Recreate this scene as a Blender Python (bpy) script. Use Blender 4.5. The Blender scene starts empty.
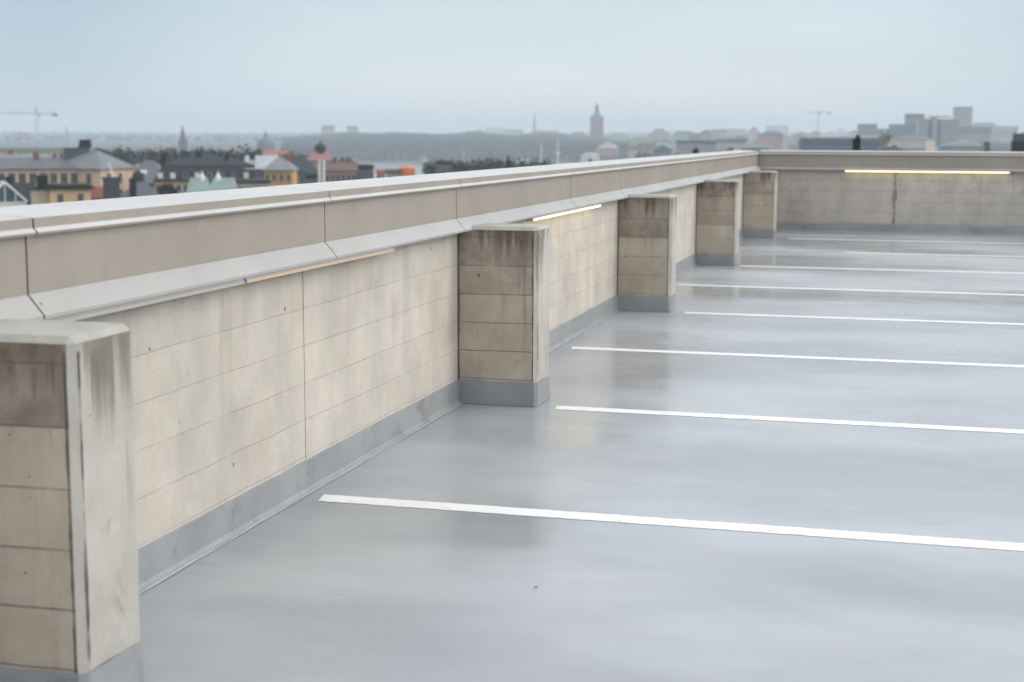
import bpy, bmesh, math, random
from mathutils import Vector, Matrix, noise as mnoise

random.seed(7)
R = math.radians
scene = bpy.context.scene
col = scene.collection

# ------------------------------------------------------------------ camera
F_PX, PITCH, YAW, ROLL, CAM_H = 1516.2, R(7.967), R(15.127), R(0.181), 1.673
_Fh = Vector((-math.sin(YAW), math.cos(YAW), 0)); _Rh = Vector((math.cos(YAW), math.sin(YAW), 0)); _Z = Vector((0, 0, 1))
FWD = _Fh * math.cos(PITCH) - _Z * math.sin(PITCH)
_U0 = _Z * math.cos(PITCH) + _Fh * math.sin(PITCH)
RIGHT = _Rh * math.cos(ROLL) + _U0 * math.sin(ROLL)
UP = _U0 * math.cos(ROLL) - _Rh * math.sin(ROLL)
CAM = Vector((0, 0, CAM_H))
cd = bpy.data.cameras.new('camera'); cam = bpy.data.objects.new('camera', cd); col.objects.link(cam)
m = Matrix((RIGHT, UP, -FWD)).transposed().to_4x4(); m.translation = CAM
cam.matrix_world = m
cd.sensor_width = 36; cd.lens = F_PX * 36 / 1024
cd.clip_start = 0.1; cd.clip_end = 30000
cd.dof.use_dof = True; cd.dof.focus_distance = 7.8; cd.dof.aperture_fstop = 2.9; cd.dof.aperture_blades = 9
scene.camera = cam

# ------------------------------------------------------------------ sky, sun, exposure
SUN_EL, SUN_AZ = R(30), R(75)            # azimuth measured from +Y towards +X
world = bpy.data.worlds.new('World'); scene.world = world; world.use_nodes = True
wt = world.node_tree; wt.nodes.clear()
def WN(t, **k):
    n = wt.nodes.new(t)
    for a, b in k.items(): setattr(n, a, b)
    return n
wo = WN('ShaderNodeOutputWorld'); bg = WN('ShaderNodeBackground'); bg.inputs['Strength'].default_value = 0.1
sky = WN('ShaderNodeTexSky', sky_type='NISHITA'); sky.sun_disc = False
sky.sun_elevation = SUN_EL; sky.sun_rotation = SUN_AZ; sky.air_density = 1.0; sky.dust_density = 2.0
tc = WN('ShaderNodeTexCoord'); sx = WN('ShaderNodeSeparateXYZ'); wt.links.new(tc.outputs['Generated'], sx.inputs[0])
# cloud deck: grey-blue, brighter overhead, with faint soft streaks
ramp = WN('ShaderNodeValToRGB'); wt.links.new(sx.outputs['Z'], ramp.inputs[0])
cr = ramp.color_ramp
cr.elements[0].position = 0.0; cr.elements[0].color = (0.67, 0.70, 0.73, 1)
cr.elements[1].position = 1.0; cr.elements[1].color = (1.0, 1.0, 1.0, 1)
e = cr.elements.new(0.045); e.color = (0.58, 0.645, 0.685, 1)
e = cr.elements.new(0.10); e.color = (0.50, 0.59, 0.655, 1)
e = cr.elements.new(0.25); e.color = (0.82, 0.89, 0.97, 1)
e = cr.elements.new(0.6); e.color = (0.98, 0.99, 1.0, 1)
mp = WN('ShaderNodeMapping'); mp.inputs['Scale'].default_value = (2.2, 2.2, 9)
wt.links.new(tc.outputs['Generated'], mp.inputs[0])
nz = WN('ShaderNodeTexNoise'); nz.inputs['Scale'].default_value = 1.6; nz.inputs['Detail'].default_value = 5; nz.inputs['Roughness'].default_value = .5
wt.links.new(mp.outputs[0], nz.inputs['Vector'])
mr = WN('ShaderNodeMapRange'); mr.inputs[1].default_value = .3; mr.inputs[2].default_value = .7
mr.inputs[3].default_value = 9.5; mr.inputs[4].default_value = 10.7
wt.links.new(nz.outputs[0], mr.inputs[0])
dt = WN('ShaderNodeVectorMath', operation='DOT_PRODUCT'); wt.links.new(tc.outputs['Generated'], dt.inputs[0])
dt.inputs[1].default_value = tuple((_Fh + _Rh * .06 + _Z * .06).normalized())
m1 = WN('ShaderNodeMapRange', interpolation_type='SMOOTHSTEP'); m1.inputs[1].default_value = .935; m1.inputs[2].default_value = .998; wt.links.new(dt.outputs['Value'], m1.inputs[0])
m2 = WN('ShaderNodeMapRange', interpolation_type='SMOOTHSTEP'); m2.inputs[1].default_value = .10; m2.inputs[2].default_value = .32; wt.links.new(sx.outputs['Z'], m2.inputs[0])
mm = WN('ShaderNodeMath', operation='MAXIMUM'); wt.links.new(m1.outputs[0], mm.inputs[0]); wt.links.new(m2.outputs[0], mm.inputs[1])
gr = WN('ShaderNodeMix', data_type='RGBA'); gr.inputs[6].default_value = (.66, .76, .82, 1); gr.inputs[7].default_value = (1, 1, 1, 1); wt.links.new(mm.outputs[0], gr.inputs[0])
ml = WN('ShaderNodeMix', data_type='RGBA', blend_type='MULTIPLY'); ml.inputs[0].default_value = 1; wt.links.new(ramp.outputs[0], ml.inputs[6]); wt.links.new(gr.outputs[2], ml.inputs[7])
vm = WN('ShaderNodeVectorMath', operation='SCALE'); wt.links.new(ml.outputs[2], vm.inputs[0]); wt.links.new(mr.outputs[0], vm.inputs['Scale'])
mx = WN('ShaderNodeMix', data_type='RGBA'); mx.inputs[0].default_value = 0.90
wt.links.new(sky.outputs[0], mx.inputs[6]); wt.links.new(vm.outputs[0], mx.inputs[7])
wt.links.new(mx.outputs[2], bg.inputs[0]); wt.links.new(bg.outputs[0], wo.inputs['Surface'])

sl = bpy.data.lights.new('sun', 'SUN'); sl.energy = 1.25; sl.angle = R(50); sl.color = (1, .965, .91)
sun = bpy.data.objects.new('sun', sl); col.objects.link(sun)
sd = Vector((math.sin(SUN_AZ) * math.cos(SUN_EL), math.cos(SUN_AZ) * math.cos(SUN_EL), math.sin(SUN_EL)))
sun.rotation_euler = sd.to_track_quat('Z', 'Y').to_euler()
vs = scene.view_settings
scene.display_settings.display_device = 'sRGB'
vs.view_transform = 'Standard'; vs.look = 'None'; vs.gamma = 1; vs.use_curve_mapping = False; vs.exposure = 0.4
scene.render.engine = 'CYCLES'
scene.cycles.max_bounces = 8; scene.cycles.volume_bounces = 1

# ------------------------------------------------------------------ helpers
def lin(r, g, b):
    f = lambda c: (c / 255 / 12.92) if c <= 10 else ((c / 255 + .055) / 1.055) ** 2.4
    return (f(r), f(g), f(b), 1)

class MB:
    """collects shapes and links them as ONE mesh object"""
    def __init__(s): s.v = []; s.f = []; s.m = []
    def add(s, vs_, fs, mi=0, M=None):
        o = len(s.v)
        s.v += [tuple(M @ Vector(p)) if M else tuple(p) for p in vs_]
        s.f += [tuple(i + o for i in f) for f in fs]
        s.m += [mi] * len(fs)
        return s
    def box(s, a, b, mi=0, M=None):
        x0, y0, z0 = a; x1, y1, z1 = b
        return s.add([(x0,y0,z0),(x1,y0,z0),(x1,y1,z0),(x0,y1,z0),(x0,y0,z1),(x1,y0,z1),(x1,y1,z1),(x0,y1,z1)],
                     [(3,2,1,0),(4,5,6,7),(0,1,5,4),(1,2,6,5),(2,3,7,6),(3,0,4,7)], mi, M)
    def ring(s, rings, mi=0, M=None, caps=True):
        n = len(rings[0]); vv = [p for r in rings for p in r]; fs = []
        for k in range(len(rings) - 1):
            for i in range(n):
                j = (i + 1) % n
                fs.append((k*n+i, k*n+j, (k+1)*n+j, (k+1)*n+i))
        if caps: fs += [tuple(reversed(range(n))), tuple(range((len(rings)-1)*n, len(rings)*n))]
        return s.add(vv, fs, mi, M)
    def lathe(s, prof, n=12, mi=0, M=None, c=(0, 0)):
        return s.ring([[(c[0]+r*math.cos(2*math.pi*i/n), c[1]+r*math.sin(2*math.pi*i/n), z) for i in range(n)] for r, z in prof], mi, M)
    def bar(s, a, b, r, mi=0, M=None, n=4):
        a = Vector(a); b = Vector(b); d = (b - a).normalized()
        u = d.cross(Vector((0, 0, 1)) if abs(d.z) < .9 else Vector((1, 0, 0))).normalized(); w = d.cross(u)
        g = lambda p: [tuple(p + (u*math.cos(2*math.pi*(i+.5)/n) + w*math.sin(2*math.pi*(i+.5)/n))*r) for i in range(n)]
        return s.ring([g(a), g(b)], mi, M)
    def build(s, name, mats, parent=None, smooth=False):
        me = bpy.data.meshes.new(name); me.from_pydata(s.v, [], s.f)
        for mt in (mats if isinstance(mats, (list, tuple)) else [mats]):
            if mt: me.materials.append(mt)
        me.polygons.foreach_set('material_index', s.m)
        bm = bmesh.new(); bm.from_mesh(me); bmesh.ops.recalc_face_normals(bm, faces=bm.faces); bm.to_mesh(me); bm.free()
        if smooth: me.polygons.foreach_set('use_smooth', [True] * len(me.polygons))
        o = bpy.data.objects.new(name, me); col.objects.link(o)
        if parent: o.parent = parent
        return o

def tag(o, label=None, cat=None, group=None, kind=None):
    if label: o['label'] = label
    if cat: o['category'] = cat
    if group: o['group'] = group
    if kind: o['kind'] = kind
    return o
def thing(name, label, cat, loc=(0, 0, 0), rz=0.0, group=None):
    o = bpy.data.objects.new(name, None); col.objects.link(o)
    o.location = loc; o.rotation_euler = (0, 0, rz); o.empty_display_size = .2
    return tag(o, label, cat, group)
def copy_tree(o, parent=None):
    c = o.copy(); col.objects.link(c)
    if parent: c.parent = parent
    for ch in o.children: copy_tree(ch, c)
    return c

# ------------------------------------------------------------------ material toolkit
class NT:
    def __init__(s, name):
        s.mat = bpy.data.materials.new(name); s.mat.use_nodes = True
        s.t = s.mat.node_tree; s.n = s.t.nodes; s.l = s.t.links
        s.b = s.n['Principled BSDF']
        g = s.n.new('ShaderNodeNewGeometry'); s.pos = g.outputs['Position']; s.nor = g.outputs['Normal']
        q = s.n.new('ShaderNodeSeparateXYZ'); s.l.new(s.pos, q.inputs[0]); s.x, s.y, s.z = q.outputs
    def put(s, sock, v):
        if v is None: return
        if isinstance(v, bpy.types.NodeSocket): s.l.new(v, sock)
        else: sock.default_value = v
    def math(s, op, a, b=None, c=None, clamp=False):
        n = s.n.new('ShaderNodeMath'); n.operation = op; n.use_clamp = clamp
        for i, v in enumerate((a, b, c)): s.put(n.inputs[i], v)
        return n.outputs[0]
    def vec(s, x, y, z):
        n = s.n.new('ShaderNodeCombineXYZ')
        for i, v in enumerate((x, y, z)): s.put(n.inputs[i], v)
        return n.outputs[0]
    def scale(s, v, k):
        n = s.n.new('ShaderNodeVectorMath'); n.operation = 'MULTIPLY'; s.put(n.inputs[0], v); s.put(n.inputs[1], k); return n.outputs[0]
    def noise(s, scale, detail=4, rough=.55, v=None, dist=0):
        n = s.n.new('ShaderNodeTexNoise'); s.put(n.inputs['Vector'], v or s.pos)
        n.inputs['Scale'].default_value = scale; n.inputs['Detail'].default_value = detail
        n.inputs['Roughness'].default_value = rough; n.inputs['Distortion'].default_value = dist
        return n.outputs[0]
    def white(s, v):
        n = s.n.new('ShaderNodeTexWhiteNoise'); n.noise_dimensions = '3D'; s.put(n.inputs['Vector'], v); return n.outputs['Value']
    def voronoi(s, scale, v=None):
        n = s.n.new('ShaderNodeTexVoronoi'); s.put(n.inputs['Vector'], v or s.pos); n.inputs['Scale'].default_value = scale; return n.outputs['Distance'], n.outputs['Color']
    def rng(s, v, a, b, c=0., d=1., smooth=True):
        n = s.n.new('ShaderNodeMapRange'); n.interpolation_type = 'SMOOTHSTEP' if smooth else 'LINEAR'
        for i, k in enumerate((v, a, b, c, d)): s.put(n.inputs[i], k)
        return n.outputs[0]
    def mix(s, f, a, b, mode='MIX'):
        n = s.n.new('ShaderNodeMix'); n.data_type = 'RGBA'; n.blend_type = mode; n.clamp_factor = True
        s.put(n.inputs[0], f); s.put(n.inputs[6], a); s.put(n.inputs[7], b); return n.outputs[2]
    def bump(s, h, strength, dist):
        n = s.n.new('ShaderNodeBump'); n.inputs['Strength'].default_value = strength; n.inputs['Distance'].default_value = dist
        s.put(n.inputs['Height'], h); s.l.new(n.outputs[0], s.b.inputs['Normal'])
    def done(s, color=None, rough=None, spec=None, metal=None):
        s.put(s.b.inputs['Base Color'], color); s.put(s.b.inputs['Roughness'], rough)
        s.put(s.b.inputs['Specular IOR Level'], spec); s.put(s.b.inputs['Metallic'], metal)
        return s.mat

def concrete(name, c_light, c_mid, stain_amt, stain_col, top_soak, boards=.4, courses=0.):
    k = NT(name)
    u = k.math('ADD', k.x, k.y)
    wob = k.math('MULTIPLY', k.math('SUBTRACT', k.noise(1.7, 3), .5), .022)
    zz = k.math('DIVIDE', k.math('ADD', k.math('ADD', k.z, wob), .014), .1735)
    row = k.math('FLOOR', zz); fr = k.math('FRACT', zz)
    d1 = k.math('MULTIPLY', k.math('MINIMUM', fr, k.math('SUBTRACT', 1., fr)), .1735)
    rr = k.white(k.vec(row, 3.1, 7.7))
    uu = k.math('DIVIDE', k.math('ADD', u, k.math('MULTIPLY', rr, 9.)), 1.9)
    cell = k.math('FLOOR', uu); f2 = k.math('FRACT', uu)
    d2 = k.math('MULTIPLY', k.math('MINIMUM', f2, k.math('SUBTRACT', 1., f2)), 1.9)
    lmask = k.rng(k.noise(2.3, 4, .6), .30, .52, .15, 1.)
    l1 = k.math('MULTIPLY', k.rng(d1, .0008, .0045, 1., 0.), lmask)
    l2 = k.math('MULTIPLY', k.rng(d2, .0008, .004, 1., 0.), k.rng(k.noise(3.3, 2), .56, .70, 0., .5))
    line = k.math('MAXIMUM', l1, l2)
    tint = k.white(k.vec(row, cell, 1.3))
    big = k.noise(.9, 6, .6); mid = k.noise(4.5, 6, .62); fine = k.noise(60, 4, .6)
    c = k.mix(k.rng(k.math('ADD', k.math('MULTIPLY', big, .5), k.math('MULTIPLY', mid, .5)), .34, .66), c_mid, c_light)
    tn = k.rng(k.white(k.vec(row, 4.4, 1.3)), 0, 1, .965, 1.03, False)
    wash = k.noise(1., 5, .6, v=k.vec(k.math('MULTIPLY', u, 2.6), k.math('MULTIPLY', k.z, .9), 5.), dist=.5)
    tn = k.math('MULTIPLY', tn, k.rng(wash, .3, .7, .91, 1.05))
    c = k.mix(1., c, k.vec(tn, tn, tn), 'MULTIPLY')
    fn = k.rng(fine, .3, .7, .955, 1.035, False)
    c = k.mix(1., c, k.vec(fn, fn, fn), 'MULTIPLY')
    # lime bloom
    c = k.mix(k.rng(k.noise(2.1, 7, .68, dist=.6), .58, .74, 0., .45), c, (.60, .59, .56, 1))
    # run-off: drips stretched down from the top, a soaked margin with a ragged lower edge
    drip = k.noise(1., 4, .6, v=k.vec(k.math('MULTIPLY', u, 11.), k.math('MULTIPLY', k.z, .7), 2.2))
    drip2 = k.noise(1., 3, .6, v=k.vec(k.math('MULTIPLY', u, 27.), k.math('MULTIPLY', k.z, 1.1), 8.2))
    edge = k.math('ADD', k.z, k.math('MULTIPLY', k.math('SUBTRACT', k.math('ADD', k.math('MULTIPLY', drip, .7), k.math('MULTIPLY', drip2, .3)), .5), top_soak[2]))
    soak = k.math('MULTIPLY', k.rng(edge, top_soak[0], top_soak[1]), k.rng(mid, .3, .62, .55, 1.))
    pier = k.math('FLOOR', k.math('DIVIDE', k.math('ADD', k.y, 1.5), 5.))
    rowz = k.math('ADD', k.math('MULTIPLY', row, .1735), k.math('MULTIPLY', k.math('SUBTRACT', k.white(k.vec(row, pier, 6.6)), .5), .42))
    course = k.math('MULTIPLY', k.rng(rowz, .50, .95), k.rng(k.noise(6., 6, .65, dist=.4), .30, .62, .30, .80))
    soak = k.math('MAXIMUM', soak, k.math('MULTIPLY', course, courses))
    runs = k.math('MULTIPLY', k.rng(drip, .55, .72), k.rng(k.z, .25, 1.05, .15, .75))
    blot = k.rng(k.noise(3.1, 6, .66, dist=.8), .60, .76, 0., .65)
    st = k.math('MULTIPLY', k.math('MAXIMUM', soak, k.math('MAXIMUM', runs, blot)), stain_amt)
    c = k.mix(st, c, stain_col)
    c = k.mix(k.math('MULTIPLY', line, boards), c, (.17, .15, .125, 1))
    # blow holes
    pd, pc = k.voronoi(7.5); pr = k.rng(k.white(pc), .62, 1., 0., .085, False)
    pit = k.math('LESS_THAN', pd, pr)
    pd2, pc2 = k.voronoi(31.); pit2 = k.math('LESS_THAN', pd2, k.rng(k.white(pc2), .86, 1., 0., .14, False))
    pits = k.math('MAXIMUM', pit, pit2)
    c = k.mix(k.math('MULTIPLY', pits, .75), c, (.08, .072, .06, 1))
    hgt = k.math('SUBTRACT', k.math('ADD', k.math('MULTIPLY', mid, .35), k.math('MULTIPLY', fine, .16)), k.math('ADD', k.math('MULTIPLY', line, boards * 1.3), pits))
    k.bump(hgt, .5, .006)
    return k.done(c, k.rng(st, 0, 1, .86, .62), .35)

M = {}
M['concrete'] = concrete('board_marked_concrete', (.60, .553, .48, 1), (.475, .435, .37, 1), .44, (.29, .25, .195, 1), (.97, 1.25, .5), .29)
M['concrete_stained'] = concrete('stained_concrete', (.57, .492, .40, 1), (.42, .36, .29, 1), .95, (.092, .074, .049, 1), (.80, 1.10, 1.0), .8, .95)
M['concrete_shaded'] = concrete('shaded_end_wall_concrete', (.52, .48, .415, 1), (.41, .375, .32, 1), .5, (.22, .195, .155, 1), (.97, 1.25, .5), .75)  # side wall concrete with the end wall's shade put into its tones
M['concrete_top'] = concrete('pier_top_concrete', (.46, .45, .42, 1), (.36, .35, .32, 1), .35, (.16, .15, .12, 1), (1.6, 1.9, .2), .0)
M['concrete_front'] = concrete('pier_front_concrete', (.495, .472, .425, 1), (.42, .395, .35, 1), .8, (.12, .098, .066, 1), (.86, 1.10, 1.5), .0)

def floor_mat():
    k = NT('grey_deck_coating')
    st = k.vec(k.math('MULTIPLY', k.x, .55), k.math('MULTIPLY', k.y, 1.0), k.z)
    b1 = k.noise(.75, 5, .55, v=st, dist=.15); b2 = k.noise(3.2, 5, .6, v=st); b3 = k.noise(190, 2, .5)
    c = k.mix(k.rng(b1, .35, .66), (.285, .308, .335, 1), (.395, .424, .455, 1))
    c = k.mix(k.rng(b2, .45, .75, 0., .35), c, (.40, .41, .42, 1))
    stain = k.rng(k.noise(1., 5, .6, v=k.vec(k.math('MULTIPLY', k.x, 1.3), k.math('MULTIPLY', k.y, 4.2), 4.)), .60, .80, 0., .35)
    c = k.mix(stain, c, (.19, .185, .18, 1))
    sp = k.rng(b3, .3, .7, .95, 1.05, False)
    c = k.mix(1., c, k.vec(sp, sp, sp), 'MULTIPLY')
    # tiny dark grit
    pd, pc = k.voronoi(5.); c = k.mix(k.math('MULTIPLY', k.math('LESS_THAN', pd, k.rng(k.white(pc), .88, 1., 0., .035, False)), .7), c, (.06, .055, .05, 1))
    wet = k.rng(k.noise(.55, 4, .5, v=k.vec(k.math('MULTIPLY', k.x, .5), k.math('MULTIPLY', k.y, 1.2), 9.), dist=.2), .36, .66)
    rg = k.math('ADD', k.rng(wet, 0, 1, .38, .13, False), k.math('MULTIPLY', k.math('SUBTRACT', b2, .5), .16))
    k.bump(k.math('ADD', k.math('MULTIPLY', k.noise(1.6, 3, .5), 1.), k.math('MULTIPLY', b3, .012)), .18, .012)
    return k.done(c, rg, .55)
M['floor'] = floor_mat()

def paint(name, c0, c1, rough, spec=.5, wear=None, scale=3.):
    k = NT(name)
    n = k.noise(scale, 6, .6); f = k.noise(120, 2, .5)
    c = k.mix(k.rng(n, .3, .7), c0, c1)
    if wear: c = k.mix(k.rng(k.noise(wear[0], 7, .7), wear[1], wear[1] + .12, 0., wear[3]), c, wear[2])
    s_ = k.rng(f, .3, .7, .96, 1.04, False)
    c = k.mix(1., c, k.vec(s_, s_, s_), 'MULTIPLY')
    k.bump(k.math('ADD', k.math('MULTIPLY', n, .6), k.math('MULTIPLY', f, .1)), .08, .01)
    return k.done(c, k.math('ADD', k.math('MULTIPLY', n, .15), rough - .07), spec)
M['upstand'] = paint('grey_upstand_coating', (.255, .26, .267, 1), (.32, .324, .33, 1), .40, .45, (4, .55, (.19, .185, .178, 1), .6))
M['line'] = paint('white_line_paint', (.74, .75, .75, 1), (.84, .84, .83, 1), .45, .4, (6, .54, (.44, .46, .48, 1), .6))
M['sealant'] = paint('pale_sealant', (.44, .45, .465, 1), (.60, .61, .61, 1), .5, .4, (3, .46, (.36, .375, .39, 1), .97))

def coated(name, c0, c1, dirt=.22):
    k = NT(name)
    n = k.noise(1.3, 5, .55); f = k.noise(7, 5, .65)
    run = k.noise(1., 4, .6, v=k.vec(k.math('MULTIPLY', k.math('ADD', k.x, k.y), 8.), k.math('MULTIPLY', k.z, 1.), 1.))
    c = k.mix(k.rng(n, .3, .7), c0, c1)
    c = k.mix(k.rng(run, .52, .75, 0., dirt), c, (.22, .205, .18, 1))
    c = k.mix(k.rng(f, .6, .78, 0., .3), c, (.48, .46, .43, 1))
    pd, pc = k.voronoi(4.5); c = k.mix(k.math('MULTIPLY', k.math('LESS_THAN', pd, k.rng(k.white(pc), .86, 1., 0., .04, False)), .8), c, (.07, .06, .05, 1))
    k.bump(k.noise(1.4, 2, .5), .3, .02)
    return k.done(c, k.math('ADD', k.math('MULTIPLY', f, .2), .30), .5)
M['clad'] = coated('beige_coated_sheet', (.305, .265, .218, 1), (.35, .308, .258, 1))
M['coping'] = coated('skylit_coping_sheet', (.47, .465, .455, 1), (.53, .525, .515, 1), .06)  # cladding coat lightened, sky light from above put into the colour
M['flash'] = coated('toplit_flashing_sheet', (.375, .365, .35, 1), (.425, .415, .40, 1), .08)  # same coat as the panels, paler to paint in light on the slope

def plain(name, c, rough=.7, spec=.3, var=.18, scale=.35):
    k = NT(name)
    n = k.noise(scale, 6, .65)
    s_ = k.rng(n, .3, .7, 1 - var, 1 + var, False)
    return k.done(k.mix(1., c, k.vec(s_, s_, s_), 'MULTIPLY'), rough, spec)
M['dark_gap'] = plain('dark_gap', (.02, .02, .02, 1))
M['steel'] = plain('weathered_steel', (.25, .24, .22, 1), .45, .5)
M['alu'] = plain('light_housing', (.42, .40, .37, 1), .4, .5, .05)
def glow(name, c, s):
    k = NT(name); k.b.inputs['Emission Color'].default_value = c; k.b.inputs['Emission Strength'].default_value = s
    return k.done((.6, .55, .45, 1), .4)
M['led'] = glow('warm_light_diffuser', (1., .77, .45, 1), 2.4)
M['led_dim'] = glow('dim_light_diffuser', (1, .56, .26, 1), .10)
M['led_dim'].node_tree.nodes['Principled BSDF'].inputs['Base Color'].default_value = (.45, .37, .265, 1)
M['led_off'] = plain('unlit_diffuser', (.42, .40, .37, 1), .4, .4, .05)

# ------------------------------------------------------------------ rooftop deck and lines
WX, FY = -2.719, 25.56                       # inner faces of side wall and end wall
deck = MB()
deck.add([(-2.98, -16, 0), (26, -16, 0), (26, 25.86, 0), (-2.98, 25.86, 0), (-2.98, -16, -27.9), (26, -16, -27.9), (26, 25.86, -27.9), (-2.98, 25.86, -27.9)],
         [(0, 1, 2, 3), (0, 4, 5, 1), (1, 5, 6, 2), (2, 6, 7, 3), (3, 7, 4, 0)])
tag(deck.build('parking_deck', M['floor']), kind='structure')
starts = {0: -2.615, 1: -2.112, 2: -2.588, 3: -2.095, 4: -2.558, 5: -2.171, 6: -1.016, 7: -2.02}
line_words = {0: 'white painted bay line nearest the camera, crossing the foreground floor',
 1: 'white bay line starting right beside the second concrete pier',
 2: 'long white bay line, next one beyond the line that starts at the second pier',
 3: 'white bay line starting just in front and right of the middle pier',
 4: 'long white bay line starting behind the middle pier',
 5: 'white bay line starting beside the fourth pier',
 6: 'white bay line whose worn left end starts well away from the piers',
 7: 'faint white bay line farthest away, closest to the end wall'}
for k in range(8):
    y = 6.302 + 2.5 * k; x0 = starts[k]; w = .062
    b = MB(); n = 220; vs_ = []; x1 = 2.55 if k else 2.5
    for i in range(n + 1):
        x = x0 + (x1 - x0) * i / n
        j = .0028
        vs_ += [(x + (.02 if i == 0 else 0), y - w + random.uniform(-j, j), .0016), (x, y + w + random.uniform(-j, j), .0016)]
    b.add(vs_, [(2*i, 2*i+2, 2*i+3, 2*i+1) for i in range(n)])
    o = b.build('bay_line', M['line'])
    tag(o, line_words[k], 'parking line', 'white parking bay lines on the deck')

# ------------------------------------------------------------------ parapet walls
def dz(y): return -.0035 * (y - 6.5)         # the parapet falls gently towards the end wall
def sheet(b, prof, y0, y1, t=.003, swap=False, top=None, mi=0):
    """folded sheet: profile (offset from inner wall face, z) swept along the wall"""
    pts = [Vector((p[0], p[1])) for p in prof]; n = len(pts); off = []
    for i in range(n):
        d = Vector((0, 0))
        if i > 0: d += (pts[i] - pts[i-1]).normalized()
        if i < n - 1: d += (pts[i+1] - pts[i]).normalized()
        d.normalize(); off.append(pts[i] + Vector((d.y, -d.x)) * -t)
    vs_ = []
    for y in (y0, y1):
        for q in pts + off[::-1]:
            if swap: vs_.append((y, FY - q.x, q.y + dz(25.5)))
            else: vs_.append((WX + q.x, y, q.y + dz(y)))
    N = 2 * n
    fs = [(i, (i+1) % N, N + (i+1) % N, N + i) for i in range(N)]
    for i in range(n - 1):
        fs.append((i, i+1, N-2-i, N-1-i)); fs.append((N+i, N+N-1-i, N+N-2-i, N+i+1))
    b.add(vs_, fs, mi)
COPE = [(-.275, 1.30), (-.275, 1.398), (.051, 1.384), (.051, 1.354), (.064, 1.341), (.062, 1.336), (.040, 1.337)]
PANEL = [(.034, 1.347), (.034, 1.150)]
PANEL2 = [(.034, 1.347), (.034, 1.130)]
FLASH2 = [(.034, 1.128), (.082, 1.100), (.082, 1.092), (.020, 1.092)]
FLASH = [(.034, 1.148), (.090, 1.083), (.090, 1.074), (.020, 1.074)]

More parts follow.
